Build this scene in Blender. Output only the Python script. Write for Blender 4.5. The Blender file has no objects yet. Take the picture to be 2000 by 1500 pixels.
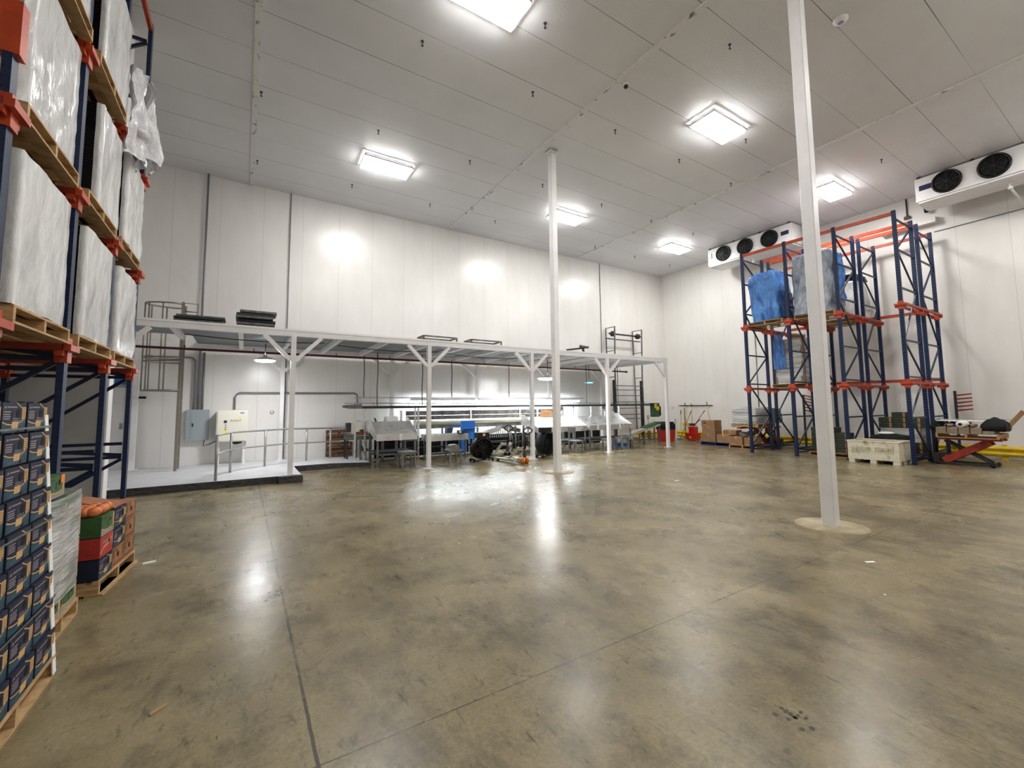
import bpy, bmesh, math, random
from math import sin, cos, pi, radians, sqrt, floor
from mathutils import Vector, Matrix, noise
random.seed(7)
SC = bpy.context.scene
COL = SC.collection

# ------------------------------------------------------------------ materials
MATS = {}
def mat(name, col, rough=.5, metal=0., spec=.5, alpha=1., emit=None, estr=0., build=None):
    if name in MATS: return MATS[name]
    m = bpy.data.materials.new(name); m.use_nodes = True
    nt = m.node_tree; b = nt.nodes['Principled BSDF']
    b.inputs['Base Color'].default_value = (*col, 1)
    b.inputs['Roughness'].default_value = rough
    b.inputs['Metallic'].default_value = metal
    b.inputs['Specular IOR Level'].default_value = spec
    b.inputs['Alpha'].default_value = alpha
    if emit:
        b.inputs['Emission Color'].default_value = (*emit, 1); b.inputs['Emission Strength'].default_value = estr
    if build: build(nt, b)
    MATS[name] = m
    return m
def nd(nt, t, **kw):
    n = nt.nodes.new(t)
    for k, v in kw.items():
        if k.startswith('i_'):
            key = k[2:]; key = int(key) if key.isdigit() else key.replace('_', ' ')
            n.inputs[key].default_value = v
        else: setattr(n, k, v)
    return n
def coords(nt, scale=(1, 1, 1), out='Object'):
    t = nd(nt, 'ShaderNodeTexCoord'); mp = nd(nt, 'ShaderNodeMapping'); mp.inputs['Scale'].default_value = scale
    nt.links.new(t.outputs[out], mp.inputs['Vector']); return mp.outputs['Vector']
def noi(nt, vec, scale, detail=4, rough=.55, dist=0.):
    n = nd(nt, 'ShaderNodeTexNoise', i_Scale=scale, i_Detail=detail, i_Roughness=rough, i_Distortion=dist)
    nt.links.new(vec, n.inputs['Vector']); return n.outputs['Fac']
def ramp(nt, fac, stops):
    r = nd(nt, 'ShaderNodeValToRGB'); e = r.color_ramp.elements
    while len(e) < len(stops): e.new(.5)
    for el, (p, c) in zip(e, stops): el.position = p; el.color = (*c, 1) if len(c) == 3 else c
    nt.links.new(fac, r.inputs['Fac']); return r.outputs['Color']
def mth(nt, op, a, b=None, c=None):
    n = nd(nt, 'ShaderNodeMath', operation=op)
    for i, v in enumerate((a, b, c)):
        if v is None: continue
        if isinstance(v, (int, float)): n.inputs[i].default_value = v
        else: nt.links.new(v, n.inputs[i])
    return n.outputs[0]
def mixc(nt, fac, a, b, mode='MIX'):
    n = nd(nt, 'ShaderNodeMix', data_type='RGBA', blend_type=mode)
    for s, v in ((n.inputs['Factor'], fac), (n.inputs['A'], a), (n.inputs['B'], b)):
        if isinstance(v, (int, float)): s.default_value = v
        elif isinstance(v, tuple): s.default_value = (*v, 1)
        else: nt.links.new(v, s)
    return n.outputs['Result']
def bump(nt, b, h, strength, dist=.02):
    n = nd(nt, 'ShaderNodeBump', i_Strength=strength, i_Distance=dist)
    nt.links.new(h, n.inputs['Height']); nt.links.new(n.outputs['Normal'], b.inputs['Normal'])
def sep(nt, vec):
    s = nd(nt, 'ShaderNodeSeparateXYZ'); nt.links.new(vec, s.inputs[0]); return s.outputs
def line(nt, x, at, w):                      # 1 inside a line of half width w
    return mth(nt, 'LESS_THAN', mth(nt, 'ABSOLUTE', mth(nt, 'SUBTRACT', x, at)), w)

def f_floor(nt, b):
    v = coords(nt); x, y, z = sep(nt, v)
    big = noi(nt, v, .6, 8, .68, .15)
    base = ramp(nt, big, [(.25, (.112, .088, .044)), (.42, (.200, .161, .086)), (.58, (.268, .221, .127)), (.78, (.350, .297, .182))])
    st = noi(nt, coords(nt, (1.2, .9, 1)), 1.6, 11, .76, .1)
    base = mixc(nt, ramp(nt, st, [(.47, (0, 0, 0)), (.68, (.80, .80, .80))]), base, (.046, .037, .022))
    pt = noi(nt, coords(nt, (.8, .5, 1)), .5, 9, .70, .1)
    base = mixc(nt, ramp(nt, pt, [(.50, (0, 0, 0)), (.68, (.70, .70, .70))]), base, (.050, .041, .026))
    sc = noi(nt, coords(nt, (7.5, 2.2, 1)), 1.8, 8, .70, .3)
    base = mixc(nt, ramp(nt, sc, [(.58, (0, 0, 0)), (.68, (.75, .75, .75))]), base, (.030, .025, .017))
    s2 = noi(nt, coords(nt, (16, 4.5, 1)), 2.4, 6, .65, .2)
    base = mixc(nt, ramp(nt, s2, [(.63, (0, 0, 0)), (.70, (.7, .7, .7))]), base, (.028, .023, .016))
    lt = noi(nt, coords(nt, (1.6, .9, 1)), 2.4, 9, .72, .2)
    base = mixc(nt, ramp(nt, lt, [(.56, (0, 0, 0)), (.74, (.45, .45, .45))]), base, (.36, .305, .20))
    fine = noi(nt, v, 38, 4, .7)
    base = mixc(nt, .45, base, ramp(nt, fine, [(.3, (.3, .3, .3)), (.7, (.75, .75, .75))]), 'OVERLAY')
    jl = None
    wob = mth(nt, 'MULTIPLY', mth(nt, 'SUBTRACT', noi(nt, v, 5, 3), .5), .012)
    xs = mth(nt, 'ADD', x, wob); ys = mth(nt, 'ADD', y, wob)
    for s, at, w in ((xs, .362, .009), (xs, 6.99, .007), (xs, 13.4, .006), (ys, 2.34, .0045), (ys, 6.2, .0045), (ys, 10.1, .004), (ys, -1.5, .005)):
        l = line(nt, s, at, w); jl = l if jl is None else mth(nt, 'MAXIMUM', jl, l)
    brk = ramp(nt, noi(nt, v, 2.2, 3), [(.36, (.2, .2, .2)), (.5, (1, 1, 1))])
    jl = mth(nt, 'MULTIPLY', jl, mth(nt, 'MULTIPLY', brk, .85))
    base = mixc(nt, jl, base, (.03, .027, .022))
    nt.links.new(base, b.inputs['Base Color'])
    r = noi(nt, v, 1.1, 6, .6, .4)
    nt.links.new(ramp(nt, r, [(.15, (.20,) * 3), (.85, (.36,) * 3)]), b.inputs['Roughness'])
    h = mth(nt, 'ADD', noi(nt, v, 3.0, 5, .6), mth(nt, 'MULTIPLY', fine, .12))
    bump(nt, b, h, .10, .03)
def f_wall(axis, offs):
    def f(nt, b):
        v = coords(nt); s = sep(nt, v); u = s[axis]
        rib = mth(nt, 'SINE', mth(nt, 'MULTIPLY', u, 2 * pi / .05))
        seam = mth(nt, 'LESS_THAN', mth(nt, 'ABSOLUTE', mth(nt, 'SUBTRACT', mth(nt, 'FRACT', mth(nt, 'DIVIDE', mth(nt, 'ADD', u, offs), 1.12)), .5)), .0035)
        d = noi(nt, coords(nt, (1, 1, .35)), .9, 7, .65)
        c = ramp(nt, d, [(.35, (.80, .78, .745)), (.6, (.86, .845, .815)), (.8, (.88, .865, .835))])
        c = mixc(nt, mth(nt, 'MULTIPLY', seam, .55), c, (.35, .34, .33))
        nt.links.new(c, b.inputs['Base Color'])
        bump(nt, b, mth(nt, 'SUBTRACT', rib, mth(nt, 'MULTIPLY', seam, 3)), .05, .004)
    return f
def f_ceil(nt, b):
    v = coords(nt); x, y, z = sep(nt, v)
    rib = mth(nt, 'SINE', mth(nt, 'MULTIPLY', y, 2 * pi / .05))
    w = mth(nt, 'ADD', y, .03)
    seam = mth(nt, 'LESS_THAN', mth(nt, 'ABSOLUTE', mth(nt, 'SUBTRACT', mth(nt, 'FRACT', mth(nt, 'DIVIDE', w, 1.02)), .0)), .011)
    brk = ramp(nt, noi(nt, coords(nt, (.5, 1, 1)), .8, 4), [(.35, (.25,) * 3), (.6, (1, 1, 1))])
    d = noi(nt, v, .35, 5, .6)
    c = ramp(nt, d, [(.35, (.72, .72, .745)), (.65, (.80, .80, .825))])
    c = mixc(nt, mth(nt, 'MULTIPLY', mth(nt, 'MULTIPLY', seam, brk), .95), c, (.06, .055, .05))
    nt.links.new(c, b.inputs['Base Color'])
    bump(nt, b, mth(nt, 'SUBTRACT', rib, mth(nt, 'MULTIPLY', seam, 3)), .10, .004)
def f_noise(c0, c1, scale=6, vs=(1, 1, 1), lo=.35, hi=.65, bmp=0., rgh=None, dist=0., detail=5):
    def f(nt, b):
        n = noi(nt, coords(nt, vs), scale, detail, .6, dist)
        nt.links.new(ramp(nt, n, [(lo, c0), (hi, c1)]), b.inputs['Base Color'])
        if bmp: bump(nt, b, n, bmp, .01)
        if rgh: nt.links.new(ramp(nt, n, [(lo, (rgh[0],) * 3), (hi, (rgh[1],) * 3)]), b.inputs['Roughness'])
    return f
def f_perf(c, dot):
    def f(nt, b):
        x, y, z = sep(nt, coords(nt))
        fr = mth(nt, 'LESS_THAN', mth(nt, 'FRACT', mth(nt, 'DIVIDE', z, .076)), .20)
        dx = mth(nt, 'LESS_THAN', mth(nt, 'ABSOLUTE', mth(nt, 'SUBTRACT', mth(nt, 'ABSOLUTE', x), .017)), .0055)
        dy = mth(nt, 'LESS_THAN', mth(nt, 'ABSOLUTE', mth(nt, 'SUBTRACT', mth(nt, 'ABSOLUTE', y), .017)), .0055)
        k = mth(nt, 'MULTIPLY', fr, mth(nt, 'MAXIMUM', dx, dy))
        n = noi(nt, coords(nt), 3, 4)
        cc = mixc(nt, ramp(nt, n, [(.4, (0,) * 3), (.75, (.5,) * 3)]), c, tuple(v * .55 for v in c))
        nt.links.new(mixc(nt, k, cc, dot), b.inputs['Base Color'])
    return f
def f_film(c0, c1, a0, a1, scale=2.5, vs=(1, 1, 5), bs=.6):
    def f(nt, b):
        n = noi(nt, coords(nt, vs), scale, 6, .65, 1.5)
        nt.links.new(ramp(nt, n, [(.3, c0), (.7, c1)]), b.inputs['Base Color'])
        n2 = noi(nt, coords(nt, vs), scale * .6, 5, .7, .8)
        nt.links.new(ramp(nt, n2, [(.35, (a0,) * 3), (.65, (a1,) * 3)]), b.inputs['Alpha'])
        n3 = noi(nt, coords(nt, vs), scale * 3.2, 5, .6, 1.0)
        bump(nt, b, n3, bs, .03)
    return f
def f_deck(nt, b):
    x, y, z = sep(nt, coords(nt))
    w = mth(nt, 'SINE', mth(nt, 'MULTIPLY', y, 2 * pi / .075))
    n = noi(nt, coords(nt, (.6, 4, 1)), 3, 5)
    nt.links.new(ramp(nt, n, [(.3, (.16, .175, .19)), (.7, (.33, .35, .37))]), b.inputs['Base Color'])
    bump(nt, b, w, .5, .02)

m_floor = mat('polished_concrete', (.25, .22, .16), .3, spec=.36, build=f_floor)
m_wallx = mat('white_panel_back', (.8, .79, .76), .30, spec=.8, build=f_wall(0, .2))
m_wally = mat('white_panel_side', (.8, .79, .76), .34, build=f_wall(1, .2))
m_ceil = mat('white_panel_ceiling', (.65, .63, .6), .45, build=f_ceil)
m_part = mat('shaded_panel_wall', (.42, .415, .40), .5, build=f_noise((.36, .355, .345), (.45, .445, .43), 1.2))  # grey base colour stands in for the rack's shade on this wall
m_trim = mat('dirty_white_trim', (.7, .68, .65), .5, build=f_noise((.16, .15, .14), (.78, .77, .75), 9, (1, .5, 1), .33, .42))
m_white = mat('white_painted_steel', (.80, .785, .79), .38, build=f_noise((.83, .82, .825), (.89, .88, .885), 3))
m_pad = mat('painted_pad', (.66, .66, .68), .38, build=f_noise((.60, .60, .63), (.70, .70, .72), 2.5))
m_edge = mat('black_steel_edge', (.035, .037, .04), .5, build=f_noise((.015, .016, .018), (.075, .078, .085), 7, (1, 1, 3)))
m_foot = mat('footing_concrete', (.48, .41, .29), .6, build=f_noise((.30, .24, .145), (.45, .375, .24), 5))
m_deck = mat('galvanised_deck', (.3, .32, .34), .4, .35, build=f_deck)
m_blue = mat('rack_blue_perforated', (.004, .014, .058), .45, spec=.3, build=f_perf((.004, .014, .058), (.13, .17, .30)))  # pale dots paint the brightness seen through the post holes
m_bluel = mat('rack_blue_left', (.014, .032, .085), .45, spec=.35, build=f_perf((.014, .028, .075), (.006, .010, .03)))
m_blues = mat('rack_blue_brace', (.006, .014, .045), .42)
m_orange = mat('rack_orange', (.50, .058, .014), .42, build=f_noise((.38, .038, .009), (.56, .07, .016), 5))
m_redp = mat('red_rail', (.33, .03, .015), .45, build=f_noise((.22, .018, .012), (.42, .04, .02), 5))
m_wood = mat('pallet_wood', (.5, .3, .13), .7, build=f_noise((.30, .17, .07), (.62, .41, .20), 7, (1, 1, 6), .3, .7, .15))
m_woodd = mat('old_pallet_wood', (.15, .07, .03), .75, build=f_noise((.05, .022, .010), (.27, .13, .055), 6, (1, 4, 4), .3, .7, .15))
m_black = mat('black_plastic', (.010, .010, .011), .35, spec=.35)
m_blackm = mat('matt_black', (.012, .012, .013), .7, spec=.2)
m_film = mat('stretch_film', (.75, .75, .76), .13, build=f_film((.60, .60, .61), (.97, .97, .97), .80, 1., 2.2, (1, 1, .45), .5))
m_filmc = mat('clear_stretch_film', (.75, .78, .78), .12, build=f_film((.66, .68, .67), (.97, .98, .98), .30, .97, 2.6, (1, .35, 4.5), .8))
m_bag = mat('crumpled_clear_film', (.8, .8, .84), .12, build=f_film((.70, .70, .76), (.98, .98, 1.), .60, .97, 5, (1, 1, .6), 1.0))
m_bluef = mat('blue_film', (.015, .13, .62), .14, build=f_film((.004, .045, .32), (.13, .42, .95), .80, .98, 3.0, (1, 1, .45), 1.2))
m_blued = mat('dark_blue_film', (.006, .03, .20), .2, build=f_film((.004, .02, .14), (.02, .16, .62), .95, 1., 2.5, (1, 1, .6), .6))
m_greyf = mat('grey_blue_film', (.25, .29, .36), .16, build=f_film((.05, .085, .15), (.55, .60, .68), .85, .98, 3.0, (1, 1, .5), 1.1))
m_carton = mat('kraft_carton', (.34, .19, .095), .75, build=f_noise((.30, .165, .08), (.38, .215, .11), 4))
m_kraft = mat('kraft_print', (.58, .36, .15), .7)
m_navy = mat('navy_print', (.022, .026, .052), .6, spec=.25, build=f_noise((.012, .015, .034), (.021, .025, .052), 6))
m_teal = mat('teal_print', (.025, .085, .125), .5, spec=.25, build=f_noise((.008, .03, .055), (.03, .095, .13), 9, (1, 1, 3)))
m_pale = mat('pale_print', (.26, .22, .25), .6)
m_green = mat('green_print', (.035, .10, .025), .55, build=f_noise((.025, .075, .018), (.05, .13, .035), 6))
m_dgreen = mat('dark_green_print', (.022, .034, .016), .6, build=f_noise((.015, .022, .011), (.035, .05, .022), 6))
m_redb = mat('red_print', (.42, .030, .022), .55, build=f_noise((.34, .022, .016), (.5, .04, .03), 6))
m_brown = mat('orange_brown_print', (.34, .13, .06), .6, build=f_noise((.27, .10, .045), (.40, .16, .075), 6))
m_greyc = mat('grey_carton', (.30, .27, .22), .7)
m_osticker = mat('orange_sticker', (.9, .22, .04), .5)
m_fruit = mat('orange_fruit', (.70, .19, .05), .45, build=f_noise((.55, .12, .03), (.80, .26, .07), 8))
m_ss = mat('stainless_steel', (.66, .655, .65), .30, .6, build=f_noise((.64, .635, .63), (.74, .735, .73), 1.6, rgh=(.24, .34)))
m_ssd = mat('dull_steel_frame', (.17, .165, .16), .45, .6, build=f_noise((.11, .107, .103), (.24, .235, .225), 6))
m_galv = mat('galvanised_tube', (.42, .42, .42), .4, .6)
m_dark = mat('dark_steel', (.045, .045, .047), .5, .4)
m_conduit = mat('grey_conduit', (.22, .22, .24), .45, .4)
m_bar = mat('bronze_handrail', (.30, .27, .23), .4, .5)
m_epanel = mat('panel_grey', (.36, .41, .43), .45)
m_cream = mat('cream_enamel', (.80, .77, .66), .4)
m_belt = mat('cream_belt', (.74, .70, .54), .5)
m_yellow = mat('safety_yellow', (.80, .55, .015), .42, build=f_noise((.62, .40, .01), (.86, .60, .02), 4))
m_ystick = mat('yellow_sticker', (.95, .85, .02), .5)
m_red = mat('red_plastic', (.50, .012, .012), .4)
m_redpipe = mat('red_pipe', (.085, .005, .006), .4)
m_bluep = mat('blue_plastic', (.012, .16, .55), .4)
m_bluepal = mat('blue_pallet', (.012, .035, .18), .55)
m_bluesq = mat('blue_sign', (.03, .16, .62), .5)
m_ivory = mat('ivory_plastic', (.66, .61, .47), .5, build=f_noise((.34, .27, .16), (.72, .67, .53), 5, lo=.30, hi=.46))
m_jack = mat('pallet_jack_cream', (.55, .53, .42), .45, build=f_noise((.33, .30, .22), (.60, .58, .46), 6))
m_orangew = mat('orange_wheel', (.75, .20, .02), .45)
m_grplas = mat('grey_plastic', (.18, .175, .17), .5, build=f_noise((.14, .137, .13), (.21, .205, .195), 5))
m_greenp = mat('green_belt', (.012, .085, .028), .5, build=f_noise((.006, .04, .014), (.03, .13, .045), 7))
m_paper = mat('white_paper', (.85, .85, .83), .7)
m_cable = mat('black_cable', (.012, .012, .012), .5)
m_woodh = mat('tool_handle_wood', (.55, .36, .16), .6)
m_lamp = mat('lamp_diffuser', (.9, .9, .9), .4, emit=(1., .985, .955), estr=34.)
m_tube = mat('fluorescent_tube', (.9, .9, .9), .4, emit=(.86, .95, 1.), estr=30.)
m_pend = mat('pendant_globe', (.9, .9, .9), .4, emit=(.98, .99, 1.), estr=65.)
m_pendb = mat('blue_pendant_globe', (.3, .7, .9), .3, emit=(.05, .55, .85), estr=2.)
m_screen = mat('violet_lens', (.35, .30, .75), .2)
m_oil = mat('oil_stain', (.022, .016, .010), .35)
m_tag = mat('blue_badge', (.018, .014, .085), .4)

# ------------------------------------------------------------------ mesh builder
class MB:
    def __init__(s): s.v = []; s.f = []; s.m = []; s.sm = []
    def add(s, vs, fs, m=0, smooth=False):
        o = len(s.v); s.v += [tuple(p) for p in vs]
        for f in fs: s.f.append([i + o for i in f]); s.m.append(m); s.sm.append(smooth)
        return s
    def box(s, x0, y0, z0, x1, y1, z1, m=0):
        vs = [(x, y, z) for x in (x0, x1) for y in (y0, y1) for z in (z0, z1)]
        return s.add(vs, [(0, 1, 3, 2), (4, 6, 7, 5), (0, 4, 5, 1), (2, 3, 7, 6), (0, 2, 6, 4), (1, 5, 7, 3)], m)
    def cbox(s, c, d, m=0):
        return s.box(c[0] - d[0] / 2, c[1] - d[1] / 2, c[2] - d[2] / 2, c[0] + d[0] / 2, c[1] + d[1] / 2, c[2] + d[2] / 2, m)
    def bar(s, p, q, w, h, m=0, up=(0, 0, 1)):
        p = Vector(p); q = Vector(q); d = (q - p).normalized(); u = Vector(up)
        if abs(d.dot(u)) > .98: u = Vector((1, 0, 0)) if abs(d.x) < .9 else Vector((0, 1, 0))
        a = d.cross(u).normalized(); b = a.cross(d).normalized()
        vs = [e + a * (i * w / 2) + b * (j * h / 2) for e in (p, q) for i, j in ((-1, -1), (1, -1), (1, 1), (-1, 1))]
        return s.add(vs, [(0, 1, 2, 3), (7, 6, 5, 4), (0, 4, 5, 1), (1, 5, 6, 2), (2, 6, 7, 3), (3, 7, 4, 0)], m)
    def tube(s, pts, r, n=8, m=0, cap=True):
        pts = [Vector(p) for p in pts]; vs = []; fs = []; prev = None
        for i, p in enumerate(pts):
            d = ((pts[min(i + 1, len(pts) - 1)]) - (pts[max(i - 1, 0)])).normalized()
            if prev is None:
                u = Vector((0, 0, 1)) if abs(d.z) < .9 else Vector((1, 0, 0))
                a = d.cross(u).normalized()
            else: a = (prev - d * prev.dot(d)).normalized()
            prev = a; b = d.cross(a)
            rr = r[i] if isinstance(r, (list, tuple)) else r
            vs += [p + a * (rr * cos(2 * pi * k / n)) + b * (rr * sin(2 * pi * k / n)) for k in range(n)]
        for i in range(len(pts) - 1):
            for k in range(n):
                k2 = (k + 1) % n; fs.append((i * n + k, i * n + k2, (i + 1) * n + k2, (i + 1) * n + k))
        s.add(vs, fs, m, True)
        if cap:
            o = len(s.v) - len(vs)
            s.f.append([o + k for k in range(n)][::-1]); s.m.append(m); s.sm.append(False)
            s.f.append([o + (len(pts) - 1) * n + k for k in range(n)]); s.m.append(m); s.sm.append(False)
        return s
    def lathe(s, prof, c=(0, 0, 0), n=20, m=0, axis='z'):
        vs = []
        for r, z in prof:
            for k in range(n):
                a = 2 * pi * k / n; p = (r * cos(a), r * sin(a), z)
                if axis == 'x': p = (p[2], p[0], p[1])
                if axis == 'y': p = (p[0], p[2], p[1])
                vs.append((c[0] + p[0], c[1] + p[1], c[2] + p[2]))
        fs = []
        for i in range(len(prof) - 1):
            for k in range(n):
                k2 = (k + 1) % n; fs.append((i * n + k, i * n + k2, (i + 1) * n + k2, (i + 1) * n + k))
        s.add(vs, fs, m, True)
        return s
    def disc(s, c, r, axis='z', n=24, m=0, ry=None):
        ry = ry or r; vs = []
        for k in range(n):
            a = 2 * pi * k / n; p = (r * cos(a), ry * sin(a), 0)
            if axis == 'x': p = (0, p[0], p[1])
            if axis == 'y': p = (p[0], 0, p[1])
            vs.append((c[0] + p[0], c[1] + p[1], c[2] + p[2]))
        return s.add(vs, [tuple(range(n))], m)
    def prism(s, poly, a0, a1, axis='x', m=0):        # polygon in the plane square to axis, extruded a0..a1
        def P(u, v, a): return {'x': (a, u, v), 'y': (u, a, v), 'z': (u, v, a)}[axis]
        n = len(poly); vs = [P(u, v, a0) for u, v in poly] + [P(u, v, a1) for u, v in poly]
        fs = [tuple(range(n))[::-1], tuple(range(n, 2 * n))] + [(i, (i + 1) % n, n + (i + 1) % n, n + i) for i in range(n)]
        return s.add(vs, fs, m)
    def quad(s, a, b, c, d, m=0): return s.add([a, b, c, d], [(0, 1, 2, 3)], m)
    def ball(s, c, r, m=0, n=12, sq=(1, 1, 1)):
        vs = []; fs = []; k = n // 2
        for i in range(k + 1):
            t = pi * i / k
            for j in range(n):
                a = 2 * pi * j / n
                vs.append((c[0] + r * sq[0] * sin(t) * cos(a), c[1] + r * sq[1] * sin(t) * sin(a), c[2] + r * sq[2] * cos(t)))
        for i in range(k):
            for j in range(n): fs.append((i * n + j, (i + 1) * n + j, (i + 1) * n + (j + 1) % n, i * n + (j + 1) % n))
        return s.add(vs, fs, m, True)
    def mesh(s, name, mats):
        me = bpy.data.meshes.new(name); me.from_pydata(s.v, [], s.f)
        for m in (mats if isinstance(mats, (list, tuple)) else [mats]): me.materials.append(m)
        me.polygons.foreach_set('material_index', s.m); me.polygons.foreach_set('use_smooth', s.sm)
        bm = bmesh.new(); bm.from_mesh(me); bmesh.ops.recalc_face_normals(bm, faces=bm.faces); bm.to_mesh(me); bm.free()
        me.update(); return me
    def obj(s, name, mats, parent=None, loc=(0, 0, 0), rot=(0, 0, 0)):
        o = bpy.data.objects.new(name, s.mesh(name, mats)); COL.objects.link(o)
        o.parent = parent; o.location = loc; o.rotation_euler = rot
        return o
def tag(o, label, cat, group=None, kind=None):
    o['label'] = label; o['category'] = cat
    if group: o['group'] = group
    if kind: o['kind'] = kind
    return o
def thing(name, label, cat, loc=(0, 0, 0), rz=0., group=None, rot=None):
    o = bpy.data.objects.new(name, None); COL.objects.link(o); o.empty_display_size = .1
    o.location = loc; o.rotation_euler = rot or (0, 0, rz)
    return tag(o, label, cat, group)
def struct(o): o['kind'] = 'structure'; return o
def dup(root, loc, rz=None, label=None, group=None, rot=None):
    r = root.copy(); COL.objects.link(r); r.location = loc
    if rz is not None: r.rotation_euler = (0, 0, rz)
    if rot is not None: r.rotation_euler = rot
    if label: r['label'] = label
    if group: r['group'] = group
    for ch in list(root.children):
        c = ch.copy(); COL.objects.link(c); c.parent = r
        for g in list(ch.children):
            d = g.copy(); COL.objects.link(d); d.parent = c
    return r
ORD = ['first', 'second', 'third', 'fourth', 'fifth', 'sixth', 'seventh', 'eighth', 'ninth', 'tenth']
CZ = 8.65; XR = 19.13; YB = 15.05; XL = -5.2; YF = -6.0

# ------------------------------------------------------------------ room
struct(MB().box(XL - .2, YF - .2, -.2, XR + .2, YB + .2, 0).obj('floor', m_floor))
struct(MB().box(XL - .2, YF - .2, CZ, XR + .2, YB + .2, CZ + .2).obj('ceiling', m_ceil))
struct(MB().box(XL - .2, YB, 0, XR + .2, YB + .2, CZ).obj('wall_back', m_wallx))
struct(MB().box(XR, YF - .2, 0, XR + .2, YB, CZ).obj('wall_right', m_wally))
struct(MB().box(XL - .2, YF - .2, 0, XL, YB, CZ).obj('wall_left', m_wally))
struct(MB().box(XL, YF - .2, 0, XR, YF, CZ).obj('wall_front', m_wallx))
wp = struct(MB().box(XL, 9.75, 0, -2.02, 9.95, CZ).obj('wall_inner', m_part))
MB().box(-2.02, 9.72, 0, -1.94, 9.98, CZ).obj('wall_end_cap', m_white, wp)
for i, x in enumerate((0., 6.6, 13.13)):
    struct(MB().box(x - .055, YF, CZ - .03, x + .055, YB, CZ).obj('trim_%d' % (i + 1), m_trim))
# concrete infill discs around the columns
for i, (x, y, r) in enumerate(((7.03, 2.84, .43), (6.96, 8.86, .40))):
    mb = MB(); mb.lathe([(r, 0), (r, .004), (0, .004)], (x, y, 0), 40)
    struct(mb.obj('floor_patch_%d' % (i + 1), m_foot))
def steel_column(x, y, w, lab):
    t = thing('steel_column', lab, 'column', (x, y, .004))
    mb = MB(); h = w / 2; b = .012
    mb.prism([(-h + b, -h), (h - b, -h), (h, -h + b), (h, h - b), (h - b, h), (-h + b, h), (-h, h - b), (-h, -h + b)], 0, CZ - .09, 'z')
    mb.obj('shaft', m_white, t)
    MB().box(-h - .06, -h - .03, CZ - .09, h + .06, h + .03, CZ - .034).obj('cap_plate', m_trim, t)
    return t
steel_column(7.03, 2.84, .165, 'tall white square steel column nearest the viewer, standing on a tan concrete disc')
steel_column(6.955, 8.86, .165, 'white square steel column in mid room, in front of the packing line')

# concrete pad under the mezzanine's left end
pad = struct(MB().box(-5.1, 11.32, 0, 1.22, 15.04, .15).box(1.22, 13.05, 0, 2.2, 15.04, .15)
             .prism([(2.2, 0), (3.25, 0), (3.25, .1), (2.2, .15)], 13.05, 15.04, 'y').obj('floor_pad', m_pad))
MB().box(-5.1, 11.29, 0, 1.22, 11.32, .152).obj('edge_angle', m_edge, pad)
MB().prism([(1.24, 0), (3.25, 0), (3.25, .10), (2.2, .152), (1.24, .152)], 13.02, 13.05, 'y').obj('edge_angle', m_edge, pad)
tag(MB().box(.74, 11.12, 0, 1.24, 11.285, .155).obj('kerb_block', m_edge), 'short black kerb block lying on the floor at the foot of the leftmost mezzanine post', 'block')

# ------------------------------------------------------------------ ceiling lights
def ceiling_light(x, y, lab):
    t = thing('ceiling_light', lab, 'ceiling light', (x, y, CZ), 0, 'rectangular ceiling panel lights')
    MB().box(-.66, -.31, -.07, .66, .31, 0).obj('housing', m_white, t)
    mb = MB().bar((-.68, -.33, -.085), (.68, -.33, -.085), .02, .04).bar((-.68, .33, -.085), (.68, .33, -.085), .02, .04)
    mb.bar((-.68, -.33, -.085), (-.68, .33, -.085), .02, .04).bar((.68, -.33, -.085), (.68, .33, -.085), .02, .04)
    mb.obj('frame', m_galv, t)
    MB().box(-.65, -.30, -.145, .65, .30, -.075).obj('diffuser', m_lamp, t)
for x, y, lab in (
        (3.27, 5.83, 'lit rectangular ceiling light cut by the top edge of the photo'),
        (3.27, 11.78, 'lit rectangular ceiling light above the mezzanine, left of the mid room column'),
        (9.83, 5.83, 'lit rectangular ceiling light just left of the nearest tall column'),
        (9.83, 11.72, 'lit rectangular ceiling light behind the top of the mid room column'),
        (15.95, 11.70, 'lit rectangular ceiling light closest to the far corner of the room'),
        (16.05, 5.83, 'lit rectangular ceiling light between the near column and the two fan coolers'),
        (3.27, -.1, 'unseen rectangular ceiling light added behind the camera, left column'),  # unseen front row, added to light the near part of the room
        (9.83, -.1, 'unseen rectangular ceiling light added behind the camera, middle column'),
        (16.05, -.1, 'unseen rectangular ceiling light added behind the camera, right column')):
    ceiling_light(x, y, lab)

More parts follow.
